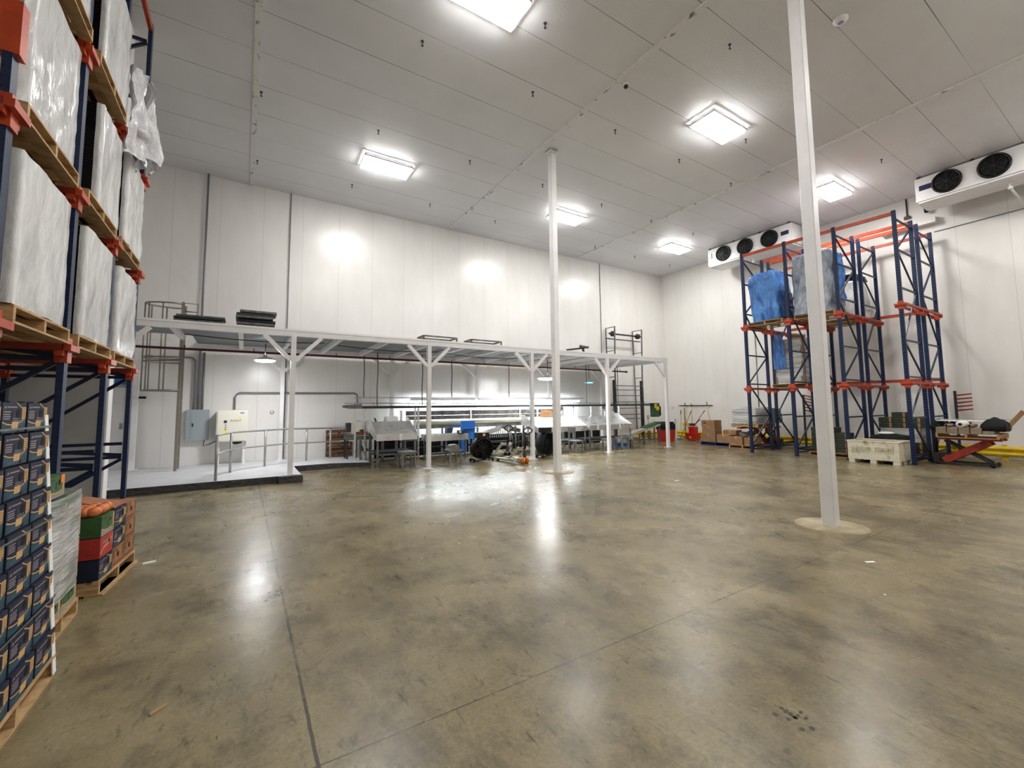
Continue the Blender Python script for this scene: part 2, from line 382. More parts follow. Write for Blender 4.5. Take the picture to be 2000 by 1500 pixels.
# sprinkler heads
spr = [(.11, 10.38), (.11, 13.44), (2.67, 7.3), (4.44, 5.78), (5.23, 7.3), (2.66, 10.38), (5.23, 10.40), (7.77, 7.3), (7.77, 10.39),
       (10.31, 10.41), (7.78, 4.30), (11.01, 5.8), (10.3, 7.3), (12.84, 10.40), (12.83, 13.43), (15.31, 10.36), (15.31, 13.41),
       (2.66, 13.44), (5.22, 13.42), (7.80, 13.43), (15.31, 4.31), (17.8, 13.41), (12.84, 7.3)]
rows = {13.4: 'row nearest the back wall', 10.4: 'second row from the back wall', 7.3: 'third row from the back wall', 5.8: 'row level with the near lights', 4.3: 'row nearest the viewer'}
s0 = None; cnt = {}
for x, y in sorted(spr, key=lambda p: (-round(p[1]), p[0])):
    rk = min(rows, key=lambda k: abs(k - y)); cnt[rk] = cnt.get(rk, 0) + 1
    lab = 'dark ceiling sprinkler head, %s from left, %s' % (ORD[cnt[rk] - 1], rows[rk])
    if s0 is None:
        mb = MB().tube([(0, 0, 0), (0, 0, -.05)], .012, 8).lathe([(.03, 0), (.03, -.008), (.012, -.012)], n=12)
        mb.bar((-.014, 0, -.05), (-.006, 0, -.09), .006, .006).bar((.014, 0, -.05), (.006, 0, -.09), .006, .006).lathe([(0, -.09), (.024, -.092), (.024, -.097), (0, -.099)], n=12)
        s0 = mb.obj('ceiling_sprinkler', m_dark, None, (x, y, CZ)); tag(s0, lab, 'sprinkler', 'ceiling sprinkler heads')
    else: dup(s0, (x, y, CZ), None, lab)
t = thing('ceiling_sensor', 'round white dome sensor with violet lens on the ceiling right of the near column', 'sensor', (8.99, 2.94, CZ))
MB().lathe([(.115, 0), (.115, -.02), (.09, -.05), (.045, -.07), (0, -.072)], n=24).obj('dome', m_white, t)
MB().lathe([(.05, -.0705), (.03, -.08), (0, -.084)], n=16).obj('lens', m_screen, t)
t = thing('ceiling_camera', 'small white dome camera beside the middle ceiling strip', 'camera', (6.80, 6.04, CZ))
MB().lathe([(.06, 0), (.06, -.06), (.055, -.075)], n=18).obj('camera_base', m_white, t)
MB().ball((0, 0, -.085), .048, 0, 14).obj('camera_ball', m_dark, t)

# ------------------------------------------------------------------ mezzanine
ZB0, ZB1 = 3.45, 3.62
mz = thing('mezzanine', 'long white steel mezzanine with grey decking over the packing line', 'mezzanine', (0, 0, 0))
XE0, XE1 = -3.2, 14.72
MB().box(XE0, 11.41, ZB0, XE1 + .05, 11.53, ZB1).bar((XE0, 11.405, 3.575), (XE1 + .05, 11.405, 3.575), .012, .012).obj('front_beam', m_white, mz)
MB().box(XE0, 14.72, ZB0 - .06, XE1 + .05, 14.83, ZB1 - .06).obj('rear_beam', m_white, mz)
MB().box(-1.15, 11.53, ZB1 - .045, XE1, 14.85, ZB1 + .01).box(XE0, 11.53, ZB1 - .045, -1.15, 13.3, ZB1 + .01).obj('deck', m_deck, mz)
for x in (-1.35, -.1, .99, 2.1, 3.3, 4.455, 5.6, 6.8, 8., 9.1, 10.25, 11.4, 12.5, 13.6, 14.66):
    if x < -1.2: MB().box(x - .05, 11.53, ZB0, x + .05, 13.3, ZB1 - .046).obj('cross_beam', m_white, mz)
    else: MB().box(x - .05, 11.53, ZB0, x + .05, 14.72, ZB1 - .046).obj('cross_beam', m_white, mz)
def mz_post(x, y, zb, ztop, dirs, pl=True):
    p = MB().box(x - .055, y - .055, zb, x + .055, y + .055, ztop)
    if pl: p.box(x - .12, y - .12, zb, x + .12, y + .12, zb + .012)
    p = p.obj('post', m_white, mz)
    for d in dirs:
        MB().bar((x + d * .05, y, 2.86), (x + d * .62, y, ztop - .02), .09, .09).obj('brace', m_white, p)
for x, y, zb, dirs in ((-2.33, 11.47, .15, (1,)), (.99, 11.42, .152, (-1, 1)), (4.455, 11.47, 0, (-1, 1)), (8., 11.47, 0, (-1, 1)), (11.4, 11.47, 0, (-1, 1)), (14.69, 11.47, 0, (-1,))):
    mz_post(x, y, zb, ZB0 + .01, dirs)
for x, zb, dirs in ((-2.42, .15, (1,)), (1.0, .15, (-1, 1)), (4.38, 0, (-1, 1)), (7.72, 0, (-1, 1)), (11.2, 0, (-1, 1)), (14.3, 0, (-1,))):
    mz_post(x, 14.78, zb, ZB0 - .05, dirs)
for i in range(3):   # dark cable loops under the deck
    x0 = -1.2 + i * 3.4
    mb = MB().tube([(x0 + k * .3, 12.3 + .3 * i, ZB0 - .0 - .06 * sin(pi * k / 10)) for k in range(11)], .012, 6); mb.obj('cable', m_cable, mz)

# red sprinkler pipe
rp = thing('sprinkler_pipe', 'long dark red sprinkler pipe hung below the mezzanine deck', 'pipe', (0, 13.4, 3.215))
MB().tube([(-3.0, 0, .02), (5., 0, .012), (12., 0, -.015)], .032, 10).obj('pipe_run', m_redpipe, rp)
MB().tube([(12., 0, -.015), (14.45, 0, -.025)], .032, 10).lathe([(0, 14.45), (.045, 14.45), (.045, 14.53), (0, 14.53)], (0, 0, -.025), 12, 0, 'x').obj('pipe_end', m_dark, rp)
for x in (-1.3, .2, 2.3, 3.9, 5.4, 7.3, 9.2, 11.5, 14.1):
    MB().tube([(x, 0, .03), (x, 0, .115)], .012, 6).obj('sprinkler_nipple', m_dark, rp)

# ------------------------------------------------------------------ things on the mezzanine
ZD = ZB1 + .012
def plank_stack(name, lab, x0, x1, y, n, hh, rows=3):
    t = thing(name, lab, 'panels', ((x0 + x1) / 2, y, ZD)); L = (x1 - x0) / 2
    for i in range(n):
        o = random.uniform(-.05, .05); w = random.uniform(.28, .4)
        mb = MB().prism([(-w, 0), (w, 0), (w, .02), (w - .03, .02), (w - .03, hh * .75), (-w + .03, hh * .75), (-w + .03, .02), (-w, .02)], -L + o, L + o, 'x')
        mb.obj('panel', (m_dark, m_ssd)[i % 2], t, (0, random.uniform(-.03, .03), .002 + i * hh))
    return t
plank_stack('panel_stack', 'low stack of long dark metal channels beside the ladder cage on the mezzanine', -1.33, -.42, 12.15, 4, .055)
plank_stack('panel_stack', 'tall stack of short dark metal panels on the mezzanine, just left of first post', -.17, .60, 12.1, 6, .075)
def flat_frame(x0, x1, y, lab):
    t = thing('metal_frame', lab, 'frame', ((x0 + x1) / 2, y, ZD)); L = (x1 - x0) / 2
    for p, q in (((-L, -.25), (L, -.25)), ((-L, .25), (L, .25)), ((-L, -.25), (-L, .25)), ((L, -.25), (L, .25))):
        MB().bar((p[0], p[1], .15), (q[0], q[1], .15), .05, .04).obj('frame_bar', m_ssd, t)
    for sx in (-1, 1):
        for sy in (-1, 1): MB().box(sx * L - .02, sy * .25 - .02, 0, sx * L + .02, sy * .25 + .02, .131).obj('leg', m_ssd, t)
flat_frame(4.4, 5.45, 12.0, 'flat empty metal frame on the mezzanine above its second post from left')
flat_frame(5.95, 7.02, 12.0, 'flat empty metal frame on the mezzanine between second and third posts')
t = thing('roller_section', 'heap of dark roller and channel pieces on the mezzanine right of the mid room column', 'scrap', (10.4, 12.1, ZD))
MB().bar((-.6, 0, .04), (.5, .1, .04), .3, .07).obj('channel', m_ssd, t)
MB().bar((-.45, -.1, .10), (.55, .0, .26), .08, .06).obj('channel', m_dark, t)
MB().bar((.35, -.12, .0), (.30, -.1, .30), .06, .06).bar((.52, .08, 0), (.45, .05, .30), .06, .06).obj('upright', m_dark, t)
MB().tube([(.15, -.15, .27), (.75, .1, .30)], .05, 12).obj('roller', m_ssd, t)

# ------------------------------------------------------------------ left end: wall items, ladder, handrail
d1 = struct(MB().box(-3.5, 15.0, .15, -2.66, 15.048, 2.3).obj('door_1', m_white))
MB().box(-2.655, 14.97, .15, -2.56, 15.048, 2.36).box(-3.6, 14.97, 2.3, -2.56, 15.048, 2.38).obj('door_frame', m_epanel, d1)
MB().tube([(-2.72, 15.0, 1.27), (-2.72, 14.93, 1.27), (-2.60, 14.92, 1.27)], .012, 8).box(-2.75, 14.985, 1.2, -2.69, 15.0, 1.36).obj('door_handle', m_galv, d1)
t = thing('wall_sign', 'blue square sign with white border on the back wall above the door', 'sign', (-2.76, 15.047, 2.5))
MB().box(-.17, -.012, -.26, .17, 0, .26).obj('sign_board', m_white, t)
MB().box(-.14, -.016, -.22, .14, -.0125, .22).obj('sign_face', m_bluesq, t)
t = thing('electrical_panel', 'grey electrical panel on the back wall left of the cream control cabinet', 'electrical panel', (-1.075, 15.048, .84))
MB().box(-.265, -.16, 0, .265, 0, .86).obj('box', m_epanel, t)
dr = MB().box(-.15, -.17, .10, .17, -.1605, .76).obj('panel_door', m_epanel, t)
MB().box(-.125, -.182, .38, -.09, -.1705, .48).obj('latch', m_dark, dr)
def conduit(lab, pts, r=.022, cat='conduit', m=None):
    o = MB().tube(pts, r, 8).obj('conduit', m or m_conduit); return tag(o, lab, cat)
def arc(c, r, a0, a1, n, plane='xz'):
    out = []
    for i in range(n + 1):
        a = radians(a0 + (a1 - a0) * i / n); u, v = r * cos(a), r * sin(a)
        out.append((c[0] + u, c[1], c[2] + v) if plane == 'xz' else (c[0] + u, c[1] + v, c[2]))
    return out
conduit('grey conduit rising from the electrical panel and bending left under the mezzanine', [(-1.19, 14.97, 1.702)] + arc((-1.31, 14.97, 3.05), .12, 0, 90, 5) + [(-2.3, 14.97, 3.17)], .024)
conduit('tall grey conduit rising from the electrical panel up to the ceiling', [(-1.09, 14.97, 1.702), (-1.09, 14.97, CZ)], .027)
conduit('short grey conduit beside the tall one, from electrical panel to mezzanine deck', [(-.99, 14.97, 1.702), (-.99, 14.97, 3.33)], .028)
conduit('thin grey conduit running down the back wall behind the second rear post', [(1.10, 15.0, .2), (1.10, 15.0, CZ)], .015)
conduit('thin dark conduit down the back wall left of the tall elevator frame', [(14.62, 15.03, 3.65), (14.62, 15.03, CZ)], .012, m=m_dark)
conduit('horizontal grey conduit from the control cabinet along the back wall, bent at both ends',
        [(-.21, 14.97, 1.69), (-.21, 14.97, 2.0)] + arc((-.05, 14.97, 2.03), .16, 180, 90, 5) + [(3.15, 14.97, 2.2)] + arc((3.15, 14.97, 2.08), .12, 90, 0, 5) + [(3.27, 14.97, 1.85)], .024)
conduit('thin grey line of pipe along the right wall under the right edge cooler', [(XR - .02, 4.2, 7.28), (XR - .02, -3., 7.34)], .014)
conduit('thin grey conduit running down the right wall behind the first rack frame', [(XR - .02, 10.15, .5), (XR - .02, 10.15, 6.2)], .016)
tag(MB().box(-2.42, 15.03, 2.01, -2.24, 15.048, 2.07).obj('wall_plate', m_blackm), 'small black plate on the back wall left of the caged ladder', 'plate')
# control cabinet
t = thing('control_cabinet', 'cream control cabinet with switches and yellow stickers, behind the handrail', 'control cabinet', (-.25, 14.5, .15))
MB().box(-.37, 0, .64, .38, .50, 1.52).obj('cabinet', m_cream, t)
dr = MB().box(-.345, -.02, .66, .355, -.0005, 1.50).obj('cabinet_door', m_cream, t)
MB().disc((-.17, -.0215, .90), .062, 'y', 24).disc((.19, -.0215, 1.33), .042, 'y', 3).obj('yellow_sticker', m_ystick, dr)
MB().box(-.19, -.03, 1.17, -.12, -.0205, 1.24).box(-.165, -.026, 1.10, -.135, -.0205, 1.12).box(-.165, -.026, 1.04, -.135, -.0205, 1.06).box(-.165, -.026, .98, -.135, -.0205, 1.0).obj('display', m_dark, dr)
for k in range(5): MB().lathe([(.012, 0), (.012, -.03), (0, -.03)], (-.02 + k * .055, -.0205, 1.24), 10, 0, 'y').obj('knob', m_redp if k < 3 else m_dark, dr)
MB().box(.19, -.024, 1.43, .29, -.0205, 1.46).obj('badge', m_bluesq, dr)
MB().box(.28, .1, .012, .34, .2, .64).box(-.34, .1, .012, -.28, .2, .64).box(.25, .05, 0, .37, .25, .012).box(-.37, .05, 0, -.25, .25, .012).obj('stand_leg', m_white, t)
MB().prism([(-.02, .625), (.25, .625), (.25, .585), (.1, .555), (-.02, .60)], .02, .08, 'y').obj('lever_handle', m_blackm, t)
t = thing('round_sign', 'tiny round white sign with a red ring on the back wall behind the handrail', 'sign', (.76, 15.048, 1.60))
MB().lathe([(.07, 0), (.07, -.006), (0, -.006)], (0, 0, 0), 20, 0, 'y').obj('sign_disc', m_white, t)
MB().lathe([(.05, -.0065), (.05, -.009), (.036, -.009), (.036, -.0065)], (0, 0, 0), 20, 0, 'y').obj('red_ring', m_red, t)
# ladder with cage
t = thing('caged_ladder', 'tall bronze caged ladder standing on the pad and rising above the mezzanine', 'ladder', (-1.42, 14.1, .15))
for y in (-.26, .26): MB().box(-.03, y - .03, 0, .03, y + .03, 4.36).obj('stile', m_bar, t)
for k in range(13): MB().tube([(0, -.23, .3 + .3 * k), (0, .23, .3 + .3 * k)], .014, 6).obj('rung', m_bar, t)
hp = lambda z: [(0 - .8 * sin(pi * k / 12), -.30 * cos(pi * k / 12) * (1.25 if 0 < k < 12 else 1), z) for k in range(13)]
for z in (2.05, 2.80, 2.90, 4.30): MB().tube(hp(z), .022, 6).obj('cage_hoop', m_bar, t)
for k in (2, 4, 6, 8, 10):
    p = hp(0)[k]; MB().tube([(p[0], p[1], 2.05), (p[0], p[1], 4.3)], .018, 6).obj('cage_bar', m_bar, t)
MB().tube([(.02, -.26, 3.6), (.02, -.26, 4.34), (.32, -.26, 4.34), (.32, -.26, 3.5)], .02, 6).tube([(.02, -.26, 4.12), (.32, -.26, 4.12)], .016, 6).obj('grab_rail', m_bar, t)
# curved handrail
t = thing('handrail', 'curved grey tube handrail on the white pad in front of the control cabinet', 'handrail', (0, 0, .152))
hr = [(-.46, 11.42), (-.38, 12.1), (-.22, 12.7), (.1, 13.15), (.55, 13.47), (1.1, 13.85), (1.65, 14.14), (2.36, 14.42), (3.1, 14.62)]
hz = lambda i: .97 - .02 * max(0, i - 5)
MB().tube([(x, y, hz(i)) for i, (x, y) in enumerate(hr)], .024, 8).obj('top_rail', m_galv, t)
MB().tube([(x, y, hz(i) - .42) for i, (x, y) in enumerate(hr)], .02, 8).obj('mid_rail', m_galv, t)
for i in (0, 2, 4, 6, 7): MB().tube([(hr[i][0], hr[i][1], 0), (hr[i][0], hr[i][1], hz(i))], .028, 8).obj('rail_post', m_galv, t)
conduit('black cable drooping from electrical panel to control cabinet', [(-.9, 14.88, .838), (-.92, 14.86, .68), (-.78, 14.84, .72), (-.625, 14.84, .8)], .012, 'cable', m_cable)

# ------------------------------------------------------------------ pallets
def pallet_proto(name, lab, loc, L=1.2, D=1.02, m=None, rz=0., group=None, rot=None):
    m = m or m_wood
    t = thing(name, lab, 'pallet', loc, rz, group, rot)
    mb = MB(); n = 7
    for k in range(n):
        x = -D / 2 + .045 + k * (D - .09) / (n - 1); mb.box(x - .045, -L / 2, .115, x + .045, L / 2, .133)
    mb.obj('top_deck', m, t)
    for k in (-1, 0, 1):
        y = k * (L / 2 - .02); MB().box(-D / 2, y - .02, .018, D / 2, y + .02, .1145).obj('stringer', m, t)
    mb = MB()
    for x in (-D / 2 + .05, -.17, .17, D / 2 - .05): mb.box(x - .05, -L / 2, 0, x + .05, L / 2, .0175)
    mb.obj('bottom_deck', m, t)
    return t
t = pallet_proto('wooden_pallet', 'old dark wooden pallet standing on edge against the back wall by the handrail end', (2.72, 14.62, .152), .80, .85, m_woodd, rot=(0, 0, 0))
t.matrix_world = Matrix.Translation((2.70, 14.93, .575)) @ Matrix.Rotation(radians(90), 4, 'X') @ Matrix.Rotation(radians(90), 4, 'Z')

# ------------------------------------------------------------------ packing line
def frame_legs(t, xs, ys, h, m, w=.05, feet=True, z0=0):
    for x in xs:
        for y in ys:
            mb = MB().box(x - w / 2, y - w / 2, z0, x + w / 2, y + w / 2, h)
            if feet: mb.lathe([(.045, z0), (.045, z0 + .012), (.015, z0 + .04)], (x, y, 0), 10)
            mb.obj('leg', m, t)
def packing_table(x0, x1, y0, lab, tags=(), deep=1.05, zf=.95, zr=1.28, wall=True):
    t = thing('packing_table', lab, 'packing table', ((x0 + x1) / 2, y0, 0)); w = (x1 - x0) / 2
    MB().prism([(0, zf - .19), (.02, zf - .19), (.02, zf - .02), (deep, zr - .02), (deep, zr), (.0, zf)], -w, w, 'x').obj('sloped_top', m_ss, t)
    for s in (-1, 1):
        MB().prism([(0.02, zf - .19), (deep, zr - .25), (deep, zr + .12), (deep - .25, zr + .10), (.02, zf + .012)], s * w - (.012 if s > 0 else 0), s * w + (.012 if s < 0 else 0), 'x').obj('side_wall', m_ss, t, (s * .0125, 0, 0))
    frame_legs(t, (-w + .04, w - .04), (.08,), zf - .20, m_ssd); frame_legs(t, (-w + .04, w - .04), (deep - .08,), zr - .06, m_ssd)
    MB().bar((-w + .07, deep - .08, .32), (w - .07, deep - .08, .32), .04, .06).bar((-w + .07, .08, .36), (w - .07, .08, .36), .03, .05).obj('stretcher', m_ssd, t)
    MB().box(-w + .07, .12, .40, w - .07, deep - .12, .43).obj('lower_shelf', m_blackm, t)  # black colour stands in for the shade under the table
    for k in tags: MB().box(k - .045, -.008, zf - .19, k + .045, -.001, zf - .01).obj('tag', m_paper, t)
    return t
packing_table(3.25, 4.42, 12.32, 'sloping stainless packing table, leftmost of the row, with one white tag on its lip', (.1,))
packing_table(8.85, 11.15, 12.35, 'wide sloping stainless packing table directly behind the mid room column', (.55,))
packing_table(11.3, 13.6, 12.35, 'wide sloping stainless packing table at the right end of the row, two white tags', (-.75, .45))
# long trough table
t = thing('trough_table', 'flat stainless trough table behind the second front post of the mezzanine', 'table', (5.65, 13.1, 0))
MB().box(-.70, -.3, .63, .70, .3, .645).box(-.70, -.3, .645, .70, -.285, .83).box(-.70, .285, .645, .70, .3, .83).box(-.70, -.285, .645, -.685, .285, .83).box(.685, -.285, .645, .70, .285, .83).obj('trough', m_ss, t)
frame_legs(t, (-.62, .62), (-.24, .24), .629, m_ssd, .04); MB().box(-.6, -.2, .2, .6, .2, .23).obj('lower_shelf', m_blackm, t)  # shelf blackened to paint the shade below the trough
t = thing('weighing_scale', 'small black scale box perched on the trough table rim', 'scale', (6.1, 12.85, .832)); MB().box(-.1, -.08, 0, .1, .08, .03).box(-.1, -.08, .03, -.08, .08, .09).box(.08, -.08, .03, .1, .08, .09).box(-.1, -.08, .09, .1, .08, .11).obj('scale_body', m_dark, t)
# stools
def stool(x, y, h, w, lab, m=m_grplas, rz=0.):
    t = thing('plastic_stool', lab, 'stool', (x, y, 0), rz)
    MB().box(-w / 2, -w / 2, h - .035, w / 2, w / 2, h).box(-w / 2 + .03, -w / 2 + .03, h - .09, w / 2 - .03, w / 2 - .03, h - .036).obj('seat', m, t)
    for sx in (-1, 1):
        for sy in (-1, 1):
            MB().bar((sx * (w / 2 - .03), sy * (w / 2 - .03), 0), (sx * (w / 2 - .05), sy * (w / 2 - .05), h - .09), .05, .05).obj('leg', m, t)
    return t
stool(4.02, 12.02, .46, .44, 'square grey plastic stool in front of the leftmost packing table')
stool(5.45, 12.02, .42, .44, 'square grey plastic stool with pale lids stacked on it, left of the black fan')
t = thing('lid_stack', 'small stack of pale plastic lids lying on a grey stool', 'lids', (5.45, 12.02, .422))
for k, (w, z) in enumerate(((.40, 0), (.33, .035), (.25, .12))): MB().prism([(-w / 2, 0), (w / 2, 0), (w / 2 - .03, .03 if k != 1 else .08), (-w / 2 + .03, .03 if k != 1 else .08)], -w / 2.4, w / 2.4, 'y').obj('lid', m_grplas, t, (0, 0, z + .002 * k))
stool(9.35, 12.16, .45, .40, 'low grey stool just right of the mid room column')
stool(12.0, 12.12, .44, .38, 'grey stool tucked under the rightmost packing table, behind the fourth post')
stool(12.75, 12.12, .46, .40, 'grey stool under the right half of the rightmost packing table')
stool(13.35, 12.1, .44, .36, 'small grey stool at the right end of the packing tables')
t = thing('plastic_chair', 'grey plastic chair with its back to the packing table right of mid room column', 'chair', (10.35, 12.1, 0), radians(8))
MB().box(-.21, -.2, .42, .21, .2, .45).obj('seat', m_grplas, t)
for sx in (-1, 1):
    for sy in (-1, 1): MB().bar((sx * .19, sy * .18, 0), (sx * .17, sy * .16, .419), .045, .045).obj('leg', m_grplas, t)
MB().box(-.2, .16, .72, .2, .19, .92).bar((-.17, .175, .4505), (-.17, .175, .72), .04, .03).bar((.17, .175, .4505), (.17, .175, .72), .04, .03).obj('backrest', m_grplas, t)
# long sorting conveyor against the wall
t = thing('sorting_conveyor', 'long stainless sorting conveyor with cream belt at the back of the packing line', 'conveyor', (0, 14.25, 0))
for z0, z1 in ((1.42, 1.58), (1.27, 1.405)):
    for x0, x1 in ((4.75, 7.2), (7.26, 9.4), (9.45, 11.6)): MB().box(x0, .10, z0, x1, .13, z1).obj('side_panel', m_ssd, t)  # darker steel stands in for the shade on these backlit panels
MB().box(5.0, -.12, 1.08, 9.5, .06, 1.24).lathe([(0, 5.0), (.08, 5.0), (.08, 9.5), (0, 9.5)], (0, -.12, 1.16), 12, 0, 'x').obj('belt', m_belt, t)
MB().box(4.4, -.2, .97, 9.7, -.16, 1.07).box(4.4, .1, .97, 11.6, .14, 1.07).obj('frame_rail', m_ssd, t)
for x in (4.6, 6.1, 7.2, 7.35, 9.0, 9.6, 11.4):
    MB().box(x - .03, .13, 0, x + .03, .19, 1.6).obj('upright', m_ss, t); MB().box(x - .03, -.22, 0, x + .03, -.17, .96).obj('leg', m_ssd, t)
MB().box(4.5, -.15, .30, 9.6, .10, .34).box(4.5, -.15, .55, 9.6, .10, .58).obj('lower_shelf', m_blackm, t)  # shelves blackened to paint the shade under the conveyor
MB().box(3.75, .30, .02, 13.9, .33, .64).obj('shade_panel', m_blackm, t)  # added black sheet, stands in for shade behind the packing line
for x in (6.25, 7.12): MB().prism([(x - .12, .965), (x + .12, .965), (x + .06, .72), (x - .02, .72)], -.21, -.02, 'y').obj('hopper', m_dark, t)
# grader chute between fan and pallet jacks
t = thing('grader_chute', 'inclined stainless slatted chute behind the two pallet jacks', 'chute', (8.02, 13.78, 0))
MB().bar((-.9, 0, .62), (.0, 0, .86), .5, .03).bar((-.9, -.26, .70), (.0, -.26, .94), .02, .16).obj('chute_pan', m_ss, t)
MB().bar((.05, -.05, .98), (.82, -.05, .78), .45, .06).bar((.05, -.3, 1.0), (.82, -.3, .80), .03, .14).obj('roller_bed', m_ssd, t)
mb = MB()
for k in range(12): mb.box(-.55 + k * .09, -.28, .58, -.53 + k * .09, -.26, .86)
mb.obj('slat_guard', m_galv, t)
frame_legs(t, (-.8, .8), (-.22, .22), .60, m_ssd, .04); MB().box(-.78, -.2, .25, .78, .2, .28).box(-.78, -.2, .42, .78, .2, .44).obj('lower_shelf', m_blackm, t)  # black shelves paint the shade beneath the chute
# machines at the left end
t = thing('machine_stand', 'dark steel machine stand at the left end of the packing line', 'stand', (3.15, 14.05, 0))
MB().box(-.38, -.35, .86, .33, .4, .90).bar((-.38, -.35, .78), (.33, -.35, .78), .05, .12).bar((-.38, -.35, .78), (-.38, .4, .78), .05, .12).obj('table_frame', m_ssd, t)
frame_legs(t, (-.02, .28), (-.30, .35), .78, m_ssd, .055); frame_legs(t, (-.36,), (.0, .35), .78, m_dark, .05, False, .153 if False else .12)
MB().bar((-.02, -.30, .42), (.28, -.30, .38), .04, .06).bar((.28, -.3, .38), (.28, .35, .38), .04, .06).obj('stretcher', m_ssd, t)
MB().bar((-.02, -.33, .55), (.1, -.3, .30), .03, .05).obj('gusset', m_dark, t)
t = thing('labelling_machine', 'cream labelling machine with a dark side screen on the machine stand', 'machine', (3.10, 14.10, .902))
MB().prism([(-.22, .0), (.30, .0), (.30, .22), (.0, .36), (-.22, .36)], -.2, .2, 'y').obj('housing', m_cream, t)
MB().box(-.36, -.15, .06, -.225, .05, .34).obj('screen', m_dark, t)
MB().box(-.1, -.212, .0, .26, -.2005, .06).obj('roll_tray', m_redp, t)
MB().box(.02, -.212, .065, .22, -.2005, .13).obj('belt_guard', m_greenp, t)
MB().bar((-.1, 0, .40), (.9, -.05, .30), .22, .03).obj('feed_arm', m_ss, t)
t = thing('label_printer', 'white label printer with raised lid behind the leftmost packing table', 'printer', (4.05, 13.72, 0))
MB().box(-.19, -.15, 1.12, .19, .15, 1.30).prism([(-.15, 1.30), (.15, 1.30), (.08, 1.42), (-.15, 1.42)], -.18, .18, 'x').obj('printer_body', m_white, t)
MB().bar((-.42, 0, 1.14), (-.52, 0, 1.38), .16, .02).obj('lid', m_dark, t)
MB().box(-.45, -.14, 1.08, .3, .14, 1.118).box(-.3, -.04, .02, -.22, .04, 1.08).box(.14, -.04, .02, .22, .04, 1.08).box(-.3, -.14, 0, .22, .14, .02).obj('stand', m_ssd, t)
# overhead rail conveyor
t = thing('overhead_conveyor', 'long dark overhead rail conveyor running the full length of the packing line', 'conveyor', (0, 13.62, 0))
MB().box(2.75, -.05, 1.68, 16.35, -.01, 1.76).box(2.75, .01, 1.68, 16.35, .05, 1.76).box(2.75, -.01, 1.70, 16.35, .01, 1.72).obj('rail', m_dark, t)
MB().tube([(2.6, -.05, 1.85), (16.2, -.05, 1.80)], .012, 6).obj('guide_rod', m_ssd, t)
for k in range(24): MB().bar((2.9 + k * .56, -.05, 1.76), (2.9 + k * .56, -.05, 1.845), .012, .012).obj('rod_bracket', m_dark, t)
MB().prism([(2.55, 1.72), (2.75, 1.68), (3.1, 1.68), (3.1, 1.82), (2.75, 1.80), (2.55, 1.78)], -.08, .08, 'y').obj('drive_head', m_ssd, t)
for x in (2.92, 3.22, 4.82, 4.93, 9.75, 11.0, 11.55, 12.55, 14.2):
    MB().box(x - .025, -.03, 0, x + .025, .03, 1.679).obj('leg', m_ss, t)
for x in (9.45, 10.85, 13.2): MB().box(x - .09, -.08, 1.56, x + .09, .08, 1.679).obj('motor', m_ssd, t)
MB().box(16.36, -.10, 1.15, 16.78, .10, 1.80).obj('drive_guard', m_greenp, t)
MB().lathe([(0, -.125), (.12, -.125), (.12, -.105), (0, -.105)], (16.62, 0, 1.52), 16, 0, 'y').box(16.42, -.125, 1.56, 16.56, -.105, 1.76).obj('warning_plate', m_yellow, t)
MB().tube([(16.78, 0, 1.7), (16.92, 0, 1.6), (16.93, 0, 1.2)], .05, 8).obj('chain_return', m_dark, t)
MB().box(13.2, -.14, 1.28, 13.75, -.10, 1.46).obj('control_sign', m_paper, t)
# hanging drop rods from the deck
for i, (x, y, z0, lab) in enumerate(((3.38, 14.58, 2.065, 'thin rod hung from the deck just left of the second rear post'),
        (3.57, 13.62, 1.77, 'thin rod hung from the deck down to the rail above the leftmost packing table'),
        (5.05, 13.62, 1.77, 'thin rod hung from the deck just left of the second front post'),
        (6.55, 14.58, 2.065, 'thin rod hung from the deck midway between second and third rear posts'),
        (9.05, 14.58, 2.065, 'thin rod hung from the deck left of the third front post'),
        (9.55, 13.62, 1.77, 'thin rod hung from the deck right beside the third front post'),
        (12.3, 13.62, 1.77, 'thin rod hung from the deck beside the blue pendant lamp'),
        (14.15, 13.62, 1.77, 'thin wavy rod hung from the deck in front of the elevator rungs'))):
    o = MB().tube([(x, y, 3.44), (x + .02, y, 2.9), (x, y, 2.4), (x + .01, y, z0)], .02, 6).obj('hanger_rod', m_conduit); tag(o, lab, 'rod', 'hanger rods under the mezzanine')
# fluorescent lights
for i, (x0, lab) in enumerate(((5.0, 'left fluorescent batten of three lit ones above the sorting conveyor'), (7.6, 'middle fluorescent batten of three lit ones above the sorting conveyor'), (10.2, 'right fluorescent batten of three lit ones, partly behind the mid room column'))):
    t = thing('fluorescent_light', lab, 'light', (x0, 14.58, 1.92), 0, 'fluorescent battens over the sorting conveyor')
    MB().prism([(-.12, .02), (-.04, .10), (.04, .10), (.12, .02)], 0, 2.5, 'x').obj('reflector', m_white, t)
    for y in (-.06, .06): MB().tube([(.03, y, -.01), (2.47, y, -.01)], .024, 8).obj('tube', m_tube, t)
tag(MB().box(3.1, 14.56, 2.025, 13.0, 14.60, 2.06).obj('light_rail', m_galv), 'thin grey rail carrying the fluorescent battens above the sorting conveyor', 'rail')
